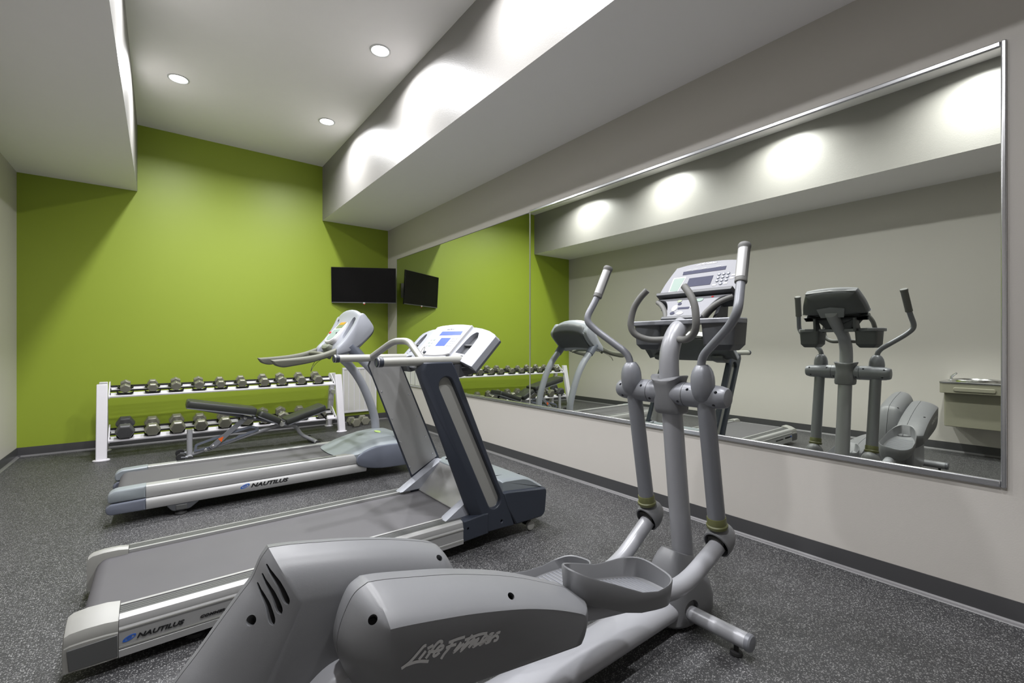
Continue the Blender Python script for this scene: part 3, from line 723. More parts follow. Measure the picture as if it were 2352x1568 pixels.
# ------------------------------------------------------------------ near treadmill
T1Y = 2.65
def build_treadmill_near():
    t = thing('treadmill', (.9, T1Y, 0), 'treadmill with navy uprights, blue screens and straight tube handrails, nearest the elliptical', 'treadmill')
    Y0, Y1 = 2.24, 3.06
    def sides(fn):
        for s in (0, 1): fn((lambda y: y) if s == 0 else (lambda y: 2 * T1Y - y), s)
    def rail(Y, s):
        pr = [(0, .046), (0, .071), (.0025, .073), (.0025, .142), (0, .144), (.0, .150), (.004, .157), (.004, .166), (.010, .184), (.020, .192), (.036, .194), (.036, .189), (.102, .189), (.102, .197), (.117, .197), (.117, .12), (.06, .06), (.03, .046)]
        bm = BM(); loops(bm, [[V((x, Y(Y0 + a), z + (0 if z > .1 else .018 * (x + .12) / 1.5))) for a, z in pr] for x in (-.121, 1.385)])
        r = obj('side_rail', bm, 'alu', t, angle=25)
        bm = BM()
        for k in range(4):
            box(bm, -.121, 1.40, Y(Y0 + .039 + k * .0155), Y(Y0 + .052 + k * .0155), .186, .1935)
        obj('foot_strip', bm, 'tread', r)
        for z in (.1465, .0735):  # thin strips laid on the rail ridges, colour standing in for their highlights
            obj('ridge_highlight', box(BM(), -.121, 1.385, Y(Y0 - .0012), Y(Y0 + .002), z - .0022 + (0 if z > .1 else .009), z + .0022 + (0 if z > .1 else .009)), 'alu_light', r)
        # rear end cap
        sec = [(0, .047), (0, .138), (.003, .143), (.003, .163), (.010, .180), (.06, .203), (.108, .212), (.126, .204), (.128, .19), (.128, .047)]
        bm = BM(); loops(bm, [[V((x, Y(Y0 + .128 + (a - .128) * k), .047 + (z - .047) * kz)) for a, z in sec] for x, k, kz in ((-.1225, 1.0, 1.0), (-.16, 1.015, 1.04), (-.215, 1.01, 1.04), (-.255, .99, 1.0), (-.270, .96, .93), (-.274, .92, .86))])
        cp = obj('rear_cap', bm, 'cap_grey', t, angle=30)
        bm = BM(); prism(bm, [(-.256, .053), (-.124, .053), (-.124, .134), (-.262, .128)], Y(Y0 - .004), Y(Y0 + .004)); obj('cap_panel', bm, 'tread', cp, bevel=.002)
        obj('rear_foot', lathe(BM(), [(.03, 0), (.032, .006), (.028, .018), (.014, .022), (.014, .06)], (.12, Y(Y0 + .07), 0), (0, 0, 1), 18), 'rubber', t)
        # upright
        inn = [(1.105, 1.070), (1.125, 1.12), (1.322, 1.12), (1.36, 1.045), (1.65, .368), (1.70, .27), (1.772, .074), (1.552, .080), (1.46, .195), (1.415, .275)]
        otr = [(1.140, 1.070), (1.150, 1.114), (1.316, 1.114), (1.351, 1.043), (1.641, .366), (1.691, .268), (1.764, .080), (1.560, .086), (1.516, .19), (1.440, .40)]
        bm = BM(); loops(bm, [[V((x, Y(q), z)) for x, z in pl_] for q, pl_ in ((2.296, inn), (2.284, inn), (2.247, otr))])
        u = obj('upright', bm, 'navy', t, bevel=.006)
        a, b = (1.277, .985), (1.610, .262)
        cut(u, prism(BM(), stadium(a, b, .047), Y(2.20), Y(2.278)))
        obj('upright_panel', prism(BM(), stadium(a, b, .0465), Y(2.276), Y(2.288)), 'cap_grey', u)
        # brushed inner plate with screws
        ip = rpoly([(1.112, 1.070), (1.13, 1.112), (1.312, 1.112), (1.350, 1.035), (1.622, .385), (1.425, .280)], .006)
        pl = obj('inner_plate', prism(BM(), ip, Y(2.2955), Y(2.300)), 'brushed', u)
        for (x, z) in ((1.20, .89), (1.275, .70), (1.335, .53), (1.405, .345), (1.40, .86), (1.465, .70), (1.53, .545), (1.585, .415)):
            obj('screw', lathe(BM(), [(.0075, 0), (.007, .002), (.003, .004)], (x, Y(2.300), z), (0, 1 if s == 0 else -1, 0), 10), 'chrome', u)
        # side cover in front of the rail
        sc = [(1.385, .072), (1.56, .080), (1.56, .20), (1.53, .203), (1.385, .192)]
        bm = BM(); pillow(bm, sc, [(Y(2.238), .006), (Y(2.243), 0), (Y(2.36), 0)])
        o = obj('side_cover', bm, 'navy', t)
        cut(o, cyl(BM(), (1.415, Y(2.22), .145), (1.415, Y(2.255), .145), .0075, n=14))
        cut(u, cyl(BM(), (1.665, Y(2.22), .125), (1.665, Y(2.265), .125), .0075, n=14))
        # moulded ramp at the foot of the upright
        rp = [(1.30, .193), (1.60, .372), (1.63, .372), (1.66, .33), (1.66, .19)]
        bm = BM(); pillow(bm, rp, [(Y(2.301), .002), (Y(2.306), 0), (Y(2.355), 0), (Y(2.375), .01)]); obj('ramp_trim', bm, 'silver_plastic', t)
        # caster
        obj('transport_wheel', lathe(BM(), [(.012, -.012), (.026, -.012), (.030, -.008), (.030, .008), (.026, .012), (.012, .012)], (1.915, Y(2.275), .030), (0, 1, 0), 24), 'cap_grey', t)
        obj('wheel_fork', box(BM(), 1.89, 1.94, Y(2.295), Y(2.325), .034, .09), 'black', t)
        # hand rail
        hr = obj('hand_rail', cyl(BM(), (.905, Y(2.285), 1.122), (1.42, Y(2.285), 1.122), .0245, n=28), 'alu_light', t)
        obj('rail_end_cap', lathe(BM(), [(.0245, 0), (.0262, .001), (.0262, .022), (.0235, .026), (.0235, .028), (.0255, .029), (.0255, .033), (.021, .036), (.016, .034), (.0, .033)], (.918, Y(2.285), 1.122), (-1, 0, 0), 28), 'navy', hr)
        obj('end_cap_ring', lathe(BM(), [(.0266, 0), (.0266, .004), (.0235, .0045)], (.893, Y(2.285), 1.122), (-1, 0, 0), 28), 'chrome', hr)
        bm = BM()
        lathe(bm, [(.027, 0), (.030, .004), (.033, .05), (.035, .075), (.030, .080)], (1.395, Y(2.285), 1.122), (1, 0, 0), 26)
        obj('rail_socket', bm, 'dark_grey', hr)
        bm = BM(); prism(bm, rpoly([(1.33, 1.10), (1.50, 1.10), (1.49, 1.05), (1.36, 1.02)], .02), Y(2.26), Y(2.38)); obj('rail_bracket', bm, 'dark_grey', hr)
    sides(rail)
    # belt round the rear roller
    zc, r = .130, .052; pts = []
    for i in range(13):
        a = math.pi / 2 + math.pi * i / 12; pts.append((-.19 + r * math.cos(a), zc + r * math.sin(a)))
    outer = [(1.50, zc + r)] + pts + [(1.50, zc - r)]
    inner = [(1.50, zc - r + .004)] + [(-.19 + (r - .004) * math.cos(math.pi / 2 + math.pi * i / 12), zc + (r - .004) * math.sin(math.pi / 2 + math.pi * i / 12)) for i in range(12, -1, -1)] + [(1.50, zc + r - .004)]
    bm = BM(); prism(bm, outer + inner, 2.362, 2.938); obj('running_belt', bm, 'belt', t, angle=30)
    obj('rear_roller', cyl(BM(), (-.19, 2.345, zc), (-.19, 2.955, zc), .045, n=24), 'dark_grey', t)
    obj('deck', box(BM(), -.12, 1.50, 2.345, 2.955, .10, .174), 'black', t)
    obj('under_frame', box(BM(), -.1, 1.7, 2.30, 3.0, .055, .11), 'black', t)
    # slanted plate in front of the belt and motor cover
    pl = [(1.44, .19), (1.61, .365), (1.66, .365), (1.66, .12), (1.48, .12)]
    obj('front_plate', prism(BM(), pl, 2.36, 2.94), 'brushed', t, bevel=.004)
    hb = rpoly([(1.665, .30), (1.70, .20), (1.775, .074), (2.0, .074), (2.028, .10), (2.042, .245), (2.03, .266), (1.70, .302)], [.005, .01, .01, .02, .03, .02, .02, .02])
    bm = BM(); pillow(bm, hb, [(2.243, .012), (2.252, .003), (2.265, 0), (3.035, 0), (3.048, .003), (3.057, .012)]); obj('motor_housing', bm, 'navy', t)
    tp = rpoly([(1.668, .27), (1.668, .366), (1.70, .371), (1.85, .362), (1.905, .345), (2.022, .272), (2.022, .255), (1.70, .28)], [.005, .01, .03, .04, .04, .012, .005, .005])
    bm = BM(); pillow(bm, tp, [(2.262, .014), (2.275, .004), (2.29, 0), (3.01, 0), (3.025, .004), (3.038, .014)]); h = obj('hood', bm, 'cap_blue_light', t)
    obj('hood_lip', box(BM(), 1.605, 1.672, 2.31, 2.99, .25, .368), 'cap_blue_light', h, bevel=.006)
    bm = BM(); prism(bm, [(1.66, .30), (1.90, .278), (1.90, .352), (1.66, .378)], 2.365, 2.368)
    prism(bm, [(1.66, .30), (1.90, .278), (1.90, .352), (1.66, .378)], 2.932, 2.935); obj('hood_seam', bm, 'black', h)
    # bent pulse bar across the rails
    path = fillet([(1.13, 3.012, 1.125), (1.195, 2.79, 1.235), (1.205, 2.585, 1.235), (1.15, 2.288, 1.125)], .07, 7)
    obj('pulse_bar', tube(BM(), path, .021, 18), 'brushed', t)
    # console
    F = Frame(1.385, 1.155, .70, .714)
    con = bpy.data.objects.new('console', None); COL.objects.link(con); con.parent = t; con['_o'] = t['_o']
    for s in (0, 1):
        Y = (lambda y: y) if s == 0 else (lambda y: 2 * T1Y - y)
        st = [(2.43, -.02, .238, -.004), (2.37, -.022, .237, -.006), (2.30, -.03, .231, -.012), (2.22, -.042, .218, -.022), (2.165, -.05, .202, -.036), (2.150, -.05, .19, -.043)]
        bm = BM(); loops(bm, [[F(Y(y), a, n), F(Y(y), b, n), F(Y(y), b, n - .04), F(Y(y), a, n - .04)] for y, a, b, n in st])
        w = obj('side_pod', bm, 'silver_plastic', con, angle=40, bevel=.004)
        pk = [(Y(a), b) for a, b in ((2.298, .192), (2.325, .195), (2.352, .165), (2.362, .118), (2.370, .022), (2.268, .018), (2.266, .096), (2.272, .153))]
        cut(w, F.prism(BM(), poly_spline(pk[:4] , 4, False)[:-1] + pk[3:], -.040, .03))
        obj('bottle_pocket', F.prism(BM(), pk, -.050, -.036), 'dark_grey', w)
        obj('pocket_wall', F.prism(BM(), [(Y(2.268), .10), (Y(2.36), .10), (Y(2.36), .092), (Y(2.268), .092)], -.042, -.018), 'dark_grey', w)
        obj('pod_edge', loops(BM(), [[F(Y(y), a - .002, n - .039), F(Y(y), b + .004, n - .039), F(Y(y), b + .004, n - .052), F(Y(y), a - .002, n - .052)] for y, a, b, n in st]), 'dark_grey', w)
    cf = poly_spline([(2.405, -.005), (2.40, .02), (2.402, .12), (2.402, .22), (2.405, .243), (2.42, .243), (2.52, .254), (2.65, .259), (2.78, .254), (2.83, .246), (2.845, .243), (2.848, .22), (2.838, .12), (2.825, .02), (2.82, -.005), (2.75, -.02), (2.61, -.026), (2.47, -.02)], 3)
    bm = BM(); F.pillow(bm, cf, [(.012, .005), (.008, 0), (-.05, 0)]); obj('console_face', bm, 'white_plastic', con)
    bm = BM(); F.pillow(bm, [(2.42, -.01), (2.44, -.06), (2.52, -.085), (2.78, -.085), (2.86, -.06), (2.88, -.01)], [(.006, .01), (0, 0), (-.05, 0)]); obj('console_tray', bm, 'silver_plastic', con)
    bk = [(2.16, -.05), (2.2, .17), (2.42, .235), (2.88, .235), (3.1, .17), (3.14, -.05), (2.9, -.10), (2.4, -.10)]
    bm = BM(); F.pillow(bm, bk, [(-.052, .012), (-.075, .012), (-.10, .06)]); obj('console_back', bm, 'dark_grey', con)
    def pan(nm, poly, m, n0=.012, n1=.0135): return obj(nm, F.prism(BM(), poly, n0, n1), m, con)
    pan('wide_screen', [(2.712, .191), (2.447, .187), (2.436, .155), (2.709, .154)], 'screen_blue')
    pan('main_screen', [(2.646, .130), (2.523, .129), (2.523, .058), (2.640, .057)], 'screen_blue')
    for k in range(3):
        for c in range(2):
            pan('key', [(2.762 - c * .04 + a, .113 - k * .028 + b) for a, b in ((.012, .005), (-.012, .005), (-.012, -.005), (.012, -.005))], 'mint' if (k + c) % 2 else 'silver_plastic')
    for k in range(4):
        for c in range(3):
            pan('key', [(2.49 - c * .022 + a, .122 - k * .02 + b) for a, b in ((.007, .005), (-.007, .005), (-.007, -.005), (.007, -.005))], 'silver_plastic')
    bm = BM(); text_bm(bm, 'NAUTILUS', F(2.672, .204, .0125), V((0, -1, 0)), F.t, .016, .2, 1.25); obj('console_logo', bm, 'cap_blue', con)
    bm = BM(); F.prism(bm, [(2.715, .005), (2.69, .005), (2.69, -.012), (2.715, -.012)], .01, .022); sk = obj('safety_key', bm, 'navy', con, bevel=.003)
    obj('key_cord', tube(BM(), catmull([F(2.715, 0, .018), F(2.725, .03, .03), F(2.73, .0, .028), F(2.71, -.05, .012), F(2.65, -.075, .008)], 5), .0018, 6), 'black', con)
    # lettering on the near rail
    bm = BM(); text_bm(bm, 'NAUTILUS', (-.070, 2.2405, .0995), (1, 0, 0), (0, 0, 1), .0225, .32, 1.36, .003, .0007); obj('rail_lettering', bm, 'print_black', t)
    bm = BM(); text_bm(bm, 'COMMERCIAL SERIES', (.128, 2.2405, .1005), (1, 0, 0), (0, 0, 1), .0150, .32, 1.38, .003, .0004); obj('rail_lettering', bm, 'print_black', t)
    emblem(t, -.091, 2.2405, .108, .019, .0105)
    return t

def emblem(t, x, y, z, a, b):
    bm = BM()
    def E(ra, rb, k=28): return [(ra * math.cos(2 * math.pi * j / k), rb * math.sin(2 * math.pi * j / k)) for j in range(k)]
    sh = lambda p: V((x + p[0] + p[1] * .55, y, z + p[1] + p[0] * .18))
    n = 28
    o, i_ = E(a, b), [(p[0] * .72 + .0015, p[1] * .66) for p in E(a, b)]
    loops(bm, [[sh(p) for p in o], [sh(p) for p in i_], [sh(p) + V((0, .003, 0)) for p in i_], [sh(p) + V((0, .003, 0)) for p in o]], closed=True)
    o, i_ = E(a * .42, b * .42), E(a * .2, b * .2)
    loops(bm, [[sh(p) for p in o], [sh(p) for p in i_], [sh(p) + V((0, .003, 0)) for p in i_], [sh(p) + V((0, .003, 0)) for p in o]], closed=True)
    obj('rail_emblem', bm, 'print_blue', t)
build_treadmill_near()

# ------------------------------------------------------------------ far treadmill
T2Y = 4.37
def build_treadmill_far():
    t = thing('treadmill', (.85, T2Y, 0), 'treadmill with curved silver masts, rounded console and orange display, beside the weight bench', 'treadmill')
    Y0 = 4.0
    zc, r = .168, .052
    for s in (0, 1):
        Y = (lambda y: y) if s == 0 else (lambda y: 2 * T2Y - y)
        pr = [(.03, .072), (.008, .080), (.0, .10), (.0, .125), (.006, .146), (.016, .156), (.010, .160), (.007, .185), (.010, .215), (.018, .234), (.030, .240), (.048, .240), (.048, .2325), (.060, .2325), (.060, .240), (.100, .240), (.104, .236), (.104, .15), (.07, .09)]
        bm = BM(); loops(bm, [[V((x, Y(Y0 + a), z)) for a, z in pr] for x in (-.075, 1.46)])
        rl = obj('side_rail', bm, 'alu', t, angle=32)
        obj('foot_strip', prism(BM(), stadium((.12, Y(Y0 + .054)), (1.2, Y(Y0 + .054)), .011), .236, .2425, 'z'), 'dark_grey', rl)
        for x0, x1 in ((-.075, .112), (1.208, 1.46)):
            obj('rail_fill', box(BM(), x0, x1, Y(Y0 + .047), Y(Y0 + .061), .225, .2398), 'alu', rl)
        # rear cap in two tones
        lo = rpoly([(-.0745, .076), (-.0745, .157), (-.262, .152), (-.287, .13), (-.284, .095), (-.262, .078)], [.003, .003, .01, .035, .035, .02])
        bm = BM(); pillow(bm, lo, [(Y(Y0 - .004), .014), (Y(Y0 - .001), .006), (Y(Y0 + .008), .001), (Y(Y0 + .02), 0), (Y(Y0 + .105), 0), (Y(Y0 + .112), .01)]); c = obj('rear_cap', bm, 'cap_blue', t)
        up = rpoly([(-.0745, .158), (-.0745, .242), (-.24, .236), (-.276, .212), (-.274, .165), (-.262, .156)], [.003, .006, .02, .022, .01, .006])
        bm = BM(); pillow(bm, up, [(Y(Y0 + .006), .012), (Y(Y0 + .012), .003), (Y(Y0 + .02), 0), (Y(Y0 + .10), 0), (Y(Y0 + .108), .008)]); obj('cap_top', bm, 'cap_blue_light', c)
        # levelling foot in its bracket
        br = rpoly([(.03, .085), (.07, .03), (.17, .03), (.24, .085)], .02)
        bm = BM(); prism(bm, br, Y(Y0 + .01), Y(Y0 + .06)); f = obj('foot_bracket', bm, 'dark_grey', t, bevel=.005)
        obj('bracket_plate', box(BM(), .09, .155, Y(Y0 + .003), Y(Y0 + .012), .035, .072), 'tread', f, bevel=.006)
        obj('rubber_foot', lathe(BM(), [(.036, 0), (.038, .006), (.034, .016), (.02, .02), (.02, .04)], (.12, Y(Y0 + .035), 0), (0, 0, 1), 20), 'rubber', t)
        # mast
        path = catmull([(1.34, Y(4.075), 1.19), (1.40, Y(4.075), 1.12), (1.535, Y(4.075), .985), (1.64, Y(4.075), .83), (1.725, Y(4.075), .64), (1.785, Y(4.075), .45), (1.80, Y(4.075), .30)], 6)
        m = obj('mast', tube(BM(), path, .042, 22), 'silver_plastic', t)
        obj('mast_collar', tube(BM(), [(1.33, Y(4.075), 1.20), (1.435, Y(4.075), 1.085)], [.056, .05], 22), 'cap_blue', m)
    pts = [(-.19 + r * math.cos(math.pi / 2 + math.pi * i / 12), zc + r * math.sin(math.pi / 2 + math.pi * i / 12)) for i in range(13)]
    inn = [(-.19 + (r - .004) * math.cos(math.pi / 2 + math.pi * i / 12), zc + (r - .004) * math.sin(math.pi / 2 + math.pi * i / 12)) for i in range(12, -1, -1)]
    bm = BM(); prism(bm, [(1.40, zc + r)] + pts + [(1.40, zc - r), (1.40, zc - r + .004)] + inn + [(1.40, zc + r - .004)], 4.118, 4.622); obj('running_belt', bm, 'belt', t, angle=30)
    obj('rear_roller', cyl(BM(), (-.19, 4.105, zc), (-.19, 4.635, zc), .045, n=24), 'black', t)
    obj('deck', box(BM(), -.10, 1.4, 4.10, 4.64, .13, .212), 'black', t)
    obj('under_frame', box(BM(), 0, 1.6, 4.08, 4.66, .08, .135), 'black', t)
    # motor hood
    sd = poly_spline([(1.372, .20), (1.372, .165), (1.40, .135), (1.47, .108), (1.60, .085), (1.80, .078), (1.93, .08), (1.975, .12), (1.98, .20), (1.94, .25), (1.80, .285), (1.60, .292), (1.47, .268), (1.39, .232)], 3)
    bm = BM(); pillow(bm, sd, [(3.985, .016), (3.990, .004), (4.0, 0), (4.74, 0), (4.75, .004), (4.755, .016)]); obj('motor_housing', bm, 'cap_blue', t)
    rings = []
    for x, zt, zs in ((1.25, .228, .220), (1.30, .250, .226), (1.38, .282, .238), (1.48, .310, .262), (1.60, .338, .288), (1.72, .352, .290), (1.84, .345, .278), (1.93, .305, .25), (1.975, .24, .21)):
        ring = []
        wn = .365 if x > 1.36 else (.272 + .09 * (x - 1.25) / .11)
        for i in range(25):
            q = -1 + 2 * i / 24
            ring.append(V((x - (.05 * (1 - abs(q) ** 3) if x < 1.3 else 0), T2Y + wn * q * 1.01, zs + (zt - zs) * (1 - abs(q) ** 4.0))))
        ring += [V((x, T2Y + wn * 1.01 * (1 - 2 * i / 6), zs - .03)) for i in range(7)]
        rings.append(ring)
    bm = BM(); loops(bm, rings); h = obj('hood', bm, 'cap_blue_light', t, angle=50)
    bm = BM(); lathe(bm, [(.045, 0), (.043, .003), (.0, .0035)], (0, 0, 0), (0, 0, 1), 24)
    for v in bm.verts: v.co = V((1.70 + v.co.x * .55, 4.36 + v.co.y * 1.3, .3505 + v.co.z))
    obj('badge', bm, 'lime', h)
    # console head
    hp = [(1.25, 1.135), (1.232, 1.165), (1.262, 1.235), (1.332, 1.345), (1.39, 1.455), (1.415, 1.525), (1.435, 1.538), (1.470, 1.520), (1.52, 1.455), (1.556, 1.40), (1.554, 1.37), (1.52, 1.32), (1.44, 1.235), (1.35, 1.165), (1.28, 1.138)]
    hp = poly_spline(hp, 3)
    hd = bpy.data.objects.new('console', None); COL.objects.link(hd); hd.parent = t; hd['_o'] = t['_o']
    F = Frame(1.272, 1.225, .66, .75)
    rings = []
    cx, cz = 1.38, 1.34
    for q in (-1.0, -.985, -.95, -.88, -.75, -.5, -.25, 0, .25, .5, .75, .88, .95, .985, 1.0):
        k = 1.0 - .10 * abs(q) ** 3 - (.05 if abs(q) > .99 else (.02 if abs(q) > .97 else 0)); dz = -.045 * abs(q) ** 2.5
        rings.append([V((cx + (x - cx) * k, T2Y + q * .318, cz + (z - cz) * k + dz)) for x, z in hp])
    bm = BM(); loops(bm, rings); head = obj('console_head', bm, 'silver_plastic', hd, angle=45)
    bk = [V((x, y, z)) for x, y, z in ()]
    for s in (0, 1):
        Y = (lambda y: y) if s == 0 else (lambda y: 2 * T2Y - y)
        pk = [(Y(a), b) for a, b in ((4.098, .235), (4.145, .262), (4.182, .235), (4.190, .16), (4.182, .075), (4.145, .045), (4.105, .06), (4.090, .13))]
        cut(head, F.prism(BM(), poly_spline(pk, 3), -.06, .08))
        obj('bottle_pocket', F.prism(BM(), poly_spline(pk, 3), -.062, -.055), 'cap_blue', head)
        # arm: pod, then olive grip
        ap = rpoly([(.70, 1.088), (.725, 1.045), (.785, 1.022), (1.0, 1.056), (1.21, 1.118), (1.21, 1.178), (1.10, 1.135), (.98, 1.112), (.85, 1.098)], [.006, .02, .03, .06, .01, .01, .06, .06, .05])
        bm = BM(); pillow(bm, ap, [(Y(4.025), .014), (Y(4.031), .005), (Y(4.043), 0), (Y(4.08), 0), (Y(4.093), .005), (Y(4.099), .014)]); obj('arm_grip', bm, 'grip_olive', hd)
        ap = rpoly([(1.20, 1.115), (1.21, 1.18), (1.285, 1.255), (1.365, 1.375), (1.418, 1.492), (1.455, 1.492), (1.545, 1.375), (1.535, 1.325), (1.45, 1.235), (1.35, 1.155)], [.01, .03, .06, .06, .03, .03, .04, .04, .05, .05])
        bm = BM(); pillow(bm, ap, [(Y(4.025), .016), (Y(4.031), .005), (Y(4.043), 0), (Y(4.095), 0), (Y(4.107), .005), (Y(4.113), .014)]); obj('arm_root', bm, 'silver_plastic', hd)
    # centre panel
    cp = poly_spline([(4.24, .0), (4.23, .05), (4.235, .20), (4.235, .315), (4.25, .335), (4.37, .345), (4.49, .335), (4.505, .315), (4.505, .20), (4.51, .05), (4.50, .0), (4.44, -.03), (4.37, -.036), (4.30, -.03)], 3)
    bm = BM(); F.pillow(bm, cp, [(.05, .012), (.044, .004), (.034, 0), (-.03, 0)]); obj('control_panel', bm, 'white_plastic', hd)
    def pan(nm, poly, m, n0=.049, n1=.0515): return obj(nm, F.prism(BM(), poly, n0, n1), m, hd)
    pan('readout', [(4.475, .285), (4.265, .285), (4.275, .140), (4.465, .140)], 'lcd_green')
    pan('visor', rpoly([(4.485, .318), (4.255, .318), (4.262, .282), (4.478, .282)], .01), 'dark_grey', .049, .060)
    pan('orange_display', [(4.44, .235), (4.30, .235), (4.305, .185), (4.435, .185)], 'screen_orange', .0515, .053)
    pan('keypad', rpoly([(4.475, .125), (4.27, .125), (4.28, .02), (4.33, -.008), (4.41, -.008), (4.465, .02)], .02), 'mint')
    obj('stop_button', F.pillow(BM(), [(4.495 + .014 * math.cos(2 * math.pi * j / 16), .085 + .014 * math.sin(2 * math.pi * j / 16)) for j in range(16)], [(.045, 0), (.056, 0), (.060, .004)]), 'red', hd)
    obj('speed_key', F.pillow(BM(), [(4.285 + .010 * math.cos(2 * math.pi * j / 14), .078 + .010 * math.sin(2 * math.pi * j / 14)) for j in range(14)], [(.05, 0), (.056, 0), (.058, .003)]), 'dark_grey', hd)
    bm = BM(); F.pillow(bm, rpoly([(4.25, -.03), (4.49, -.03), (4.46, -.10), (4.28, -.10)], .04), [(.04, .03), (.03, .01), (.0, 0), (-.06, 0)]); obj('panel_chin', bm, 'green_grey', hd)
    # back shell seen in the mirror
    rings = []
    bp = poly_spline([(1.385, 1.165), (1.468, 1.236), (1.552, 1.322), (1.578, 1.374), (1.570, 1.418), (1.520, 1.488), (1.46, 1.40), (1.39, 1.25)], 3)
    for q in (-.88, -.84, -.72, -.4, 0, .4, .72, .84, .88):
        k = 1 - .22 * abs(q) ** 4 - (.1 if abs(q) > .86 else 0); dz = -.045 * abs(q) ** 2.5
        rings.append([V((1.47 + (x - 1.47) * k, T2Y + q * .318, 1.33 + (z - 1.33) * k + dz)) for x, z in bp])
    bm = BM(); loops(bm, rings); obj('back_shell', bm, 'dark_grey', hd, angle=50)
    # cross grip and safety cord
    path = catmull([(1.17, 4.09, 1.10), (1.14, 4.14, 1.118), (1.12, 4.22, 1.13), (1.115, 4.37, 1.132), (1.12, 4.52, 1.13), (1.14, 4.60, 1.118), (1.17, 4.65, 1.10)], 5)
    obj('pulse_bar', tube(BM(), path, .018, 14), 'grip_olive', hd)
    obj('safety_cord', tube(BM(), catmull([(1.13, 4.10, 1.10), (1.06, 4.07, 1.06), (1.02, 4.05, 1.02), (1.0, 4.04, .985), (1.015, 4.05, 1.03), (1.05, 4.08, 1.08)], 5), .002, 6), 'black', hd)
    # lettering
    bm = BM(); text_bm(bm, 'NAUTILUS', (.553, 3.9995, .1115), (1, 0, 0), (0, 0, 1), .0385, .32, 1.43, .003, .0014); obj('rail_lettering', bm, 'print_black', t)
    emblem(t, .516, 3.9995, .127, .030, .016)
build_treadmill_far()
# ------------------------------------------------------------------ dumbbell rack
RO = V((-.48, 6.335, 0)); RROT = math.radians(1.6); RLEN = 2.47
RM = Matrix.Translation(RO) @ Matrix.Rotation(RROT, 4, 'Z')
TILT = math.radians(17)
SHELF = {'top': (.118, .652), 'bottom': (.062, .186)}      # front edge (depth, height)
ST, SN = V((0, math.cos(TILT), math.sin(TILT))), V((0, -math.sin(TILT), math.cos(TILT)))

def build_rack():
    t = thing('dumbbell_rack', tuple(RO), 'white steel two-shelf dumbbell rack standing along the green wall', 'rack')
    def W(u, v, z): return RO + V((u, v, z))
    for u in (0.0, RLEN):
        fr = bpy.data.objects.new('end_frame', None); COL.objects.link(fr); fr.parent = t; fr['_o'] = t['_o']
        d = 1 if u == 0 else -1
        for (v0, v1, zt, w, nm) in ((.0, .165, .785, .045, 'front_leg'), (.555, .385, .795, .036, 'rear_leg')):
            bm = BM(); loops(bm, [[W(u + a, v + b, z) for a, b in ((-w, -.03), (w, -.03), (w, .03), (-w, .03))] for v, z in ((v0, .004), (v1, zt))])
            lg = obj(nm, bm, 'white_paint', fr, bevel=.006)
            bm = BM(); pillow(bm, [(RO.x + u + (w + .025) * math.cos(2 * math.pi * j / 24), RO.y + v0 + .055 * math.sin(2 * math.pi * j / 24)) for j in range(24)], [(0, .004), (.003, 0), (.012, 0), (.018, .012)], 'z')
            obj('foot_plate', bm, 'white_paint', lg)
        obj('brace', box(BM(), *sum([[RO.x + u - .012, RO.x + u + .012], [RO.y + .13, RO.y + .46], [.50, .56]], [])), 'white_paint', fr, bevel=.004)
        for k, (v, z) in SHELF.items():
            o_ = V((RO.x + u + d * .055, RO.y + v, z))
            c = [(-.01, -.03), (.30, -.03), (.31, .01), (.27, .075), (.20, .085), (.05, .035), (-.01, .01)]
            bm = BM(); loops(bm, [[o_ + V((x, 0, 0)) + ST * a + SN * b for a, b in rpoly(c, .02)] for x in (-.005, .005)])
            e = obj('end_bracket', bm, 'white_paint', fr)
            for a in (.05, .19):
                obj('bolt', lathe(BM(), [(.010, 0), (.010, .005), (.006, .008)], o_ + V((d * .005, 0, 0)) + ST * a + SN * .012, (d, 0, 0), 8), 'black', fr)
    for k, (v, z) in SHELF.items():
        sh = bpy.data.objects.new('shelf', None); COL.objects.link(sh); sh.parent = t; sh['_o'] = t['_o']
        o_ = RO + V((0, v, z))
        def beam(nm, prof, m, u0=.05, u1=RLEN - .05, bevel=.002):
            bm = BM(); loops(bm, [[o_ + V((u, 0, 0)) + ST * a + SN * b for a, b in prof] for u in (u0, u1)]); return obj(nm, bm, m, sh, bevel=bevel)
        beam('front_plate', [(0, -.014), (.003, -.014), (.003, -.003), (.105, -.003), (.105, 0), (0, 0)], 'white_paint', bevel=0)
        beam('rear_plate', [(.185, -.003), (.275, -.003), (.275, 0), (.185, 0)], 'white_paint', bevel=0)
        beam('rail', [(.135, .0), (.155, .0), (.155, .016), (.135, .016)], 'black')
        beam('rail', [(.268, .0), (.285, .0), (.285, .02), (.268, .02)], 'black')
        beam('rear_lip', [(.275, -.03), (.278, -.03), (.278, 0), (.275, 0)], 'white_paint', bevel=0)
        pr = [(-.072, .034), (-.055, .016), (-.03, .006), (.03, .006), (.055, .016), (.072, .034), (.066, .014), (.05, .0), (-.05, .0), (-.066, .014)]
        for i, u in enumerate(DBU[k]):
            for a in (.028, .200):
                bm = BM(); loops(bm, [[o_ + V((u + p, 0, 0)) + ST * q + SN * h for p, h in pr] for q in (a, a + .045)])
                obj('saddle', bm, 'black', sh)
    t.rotation_euler = (0, 0, RROT)

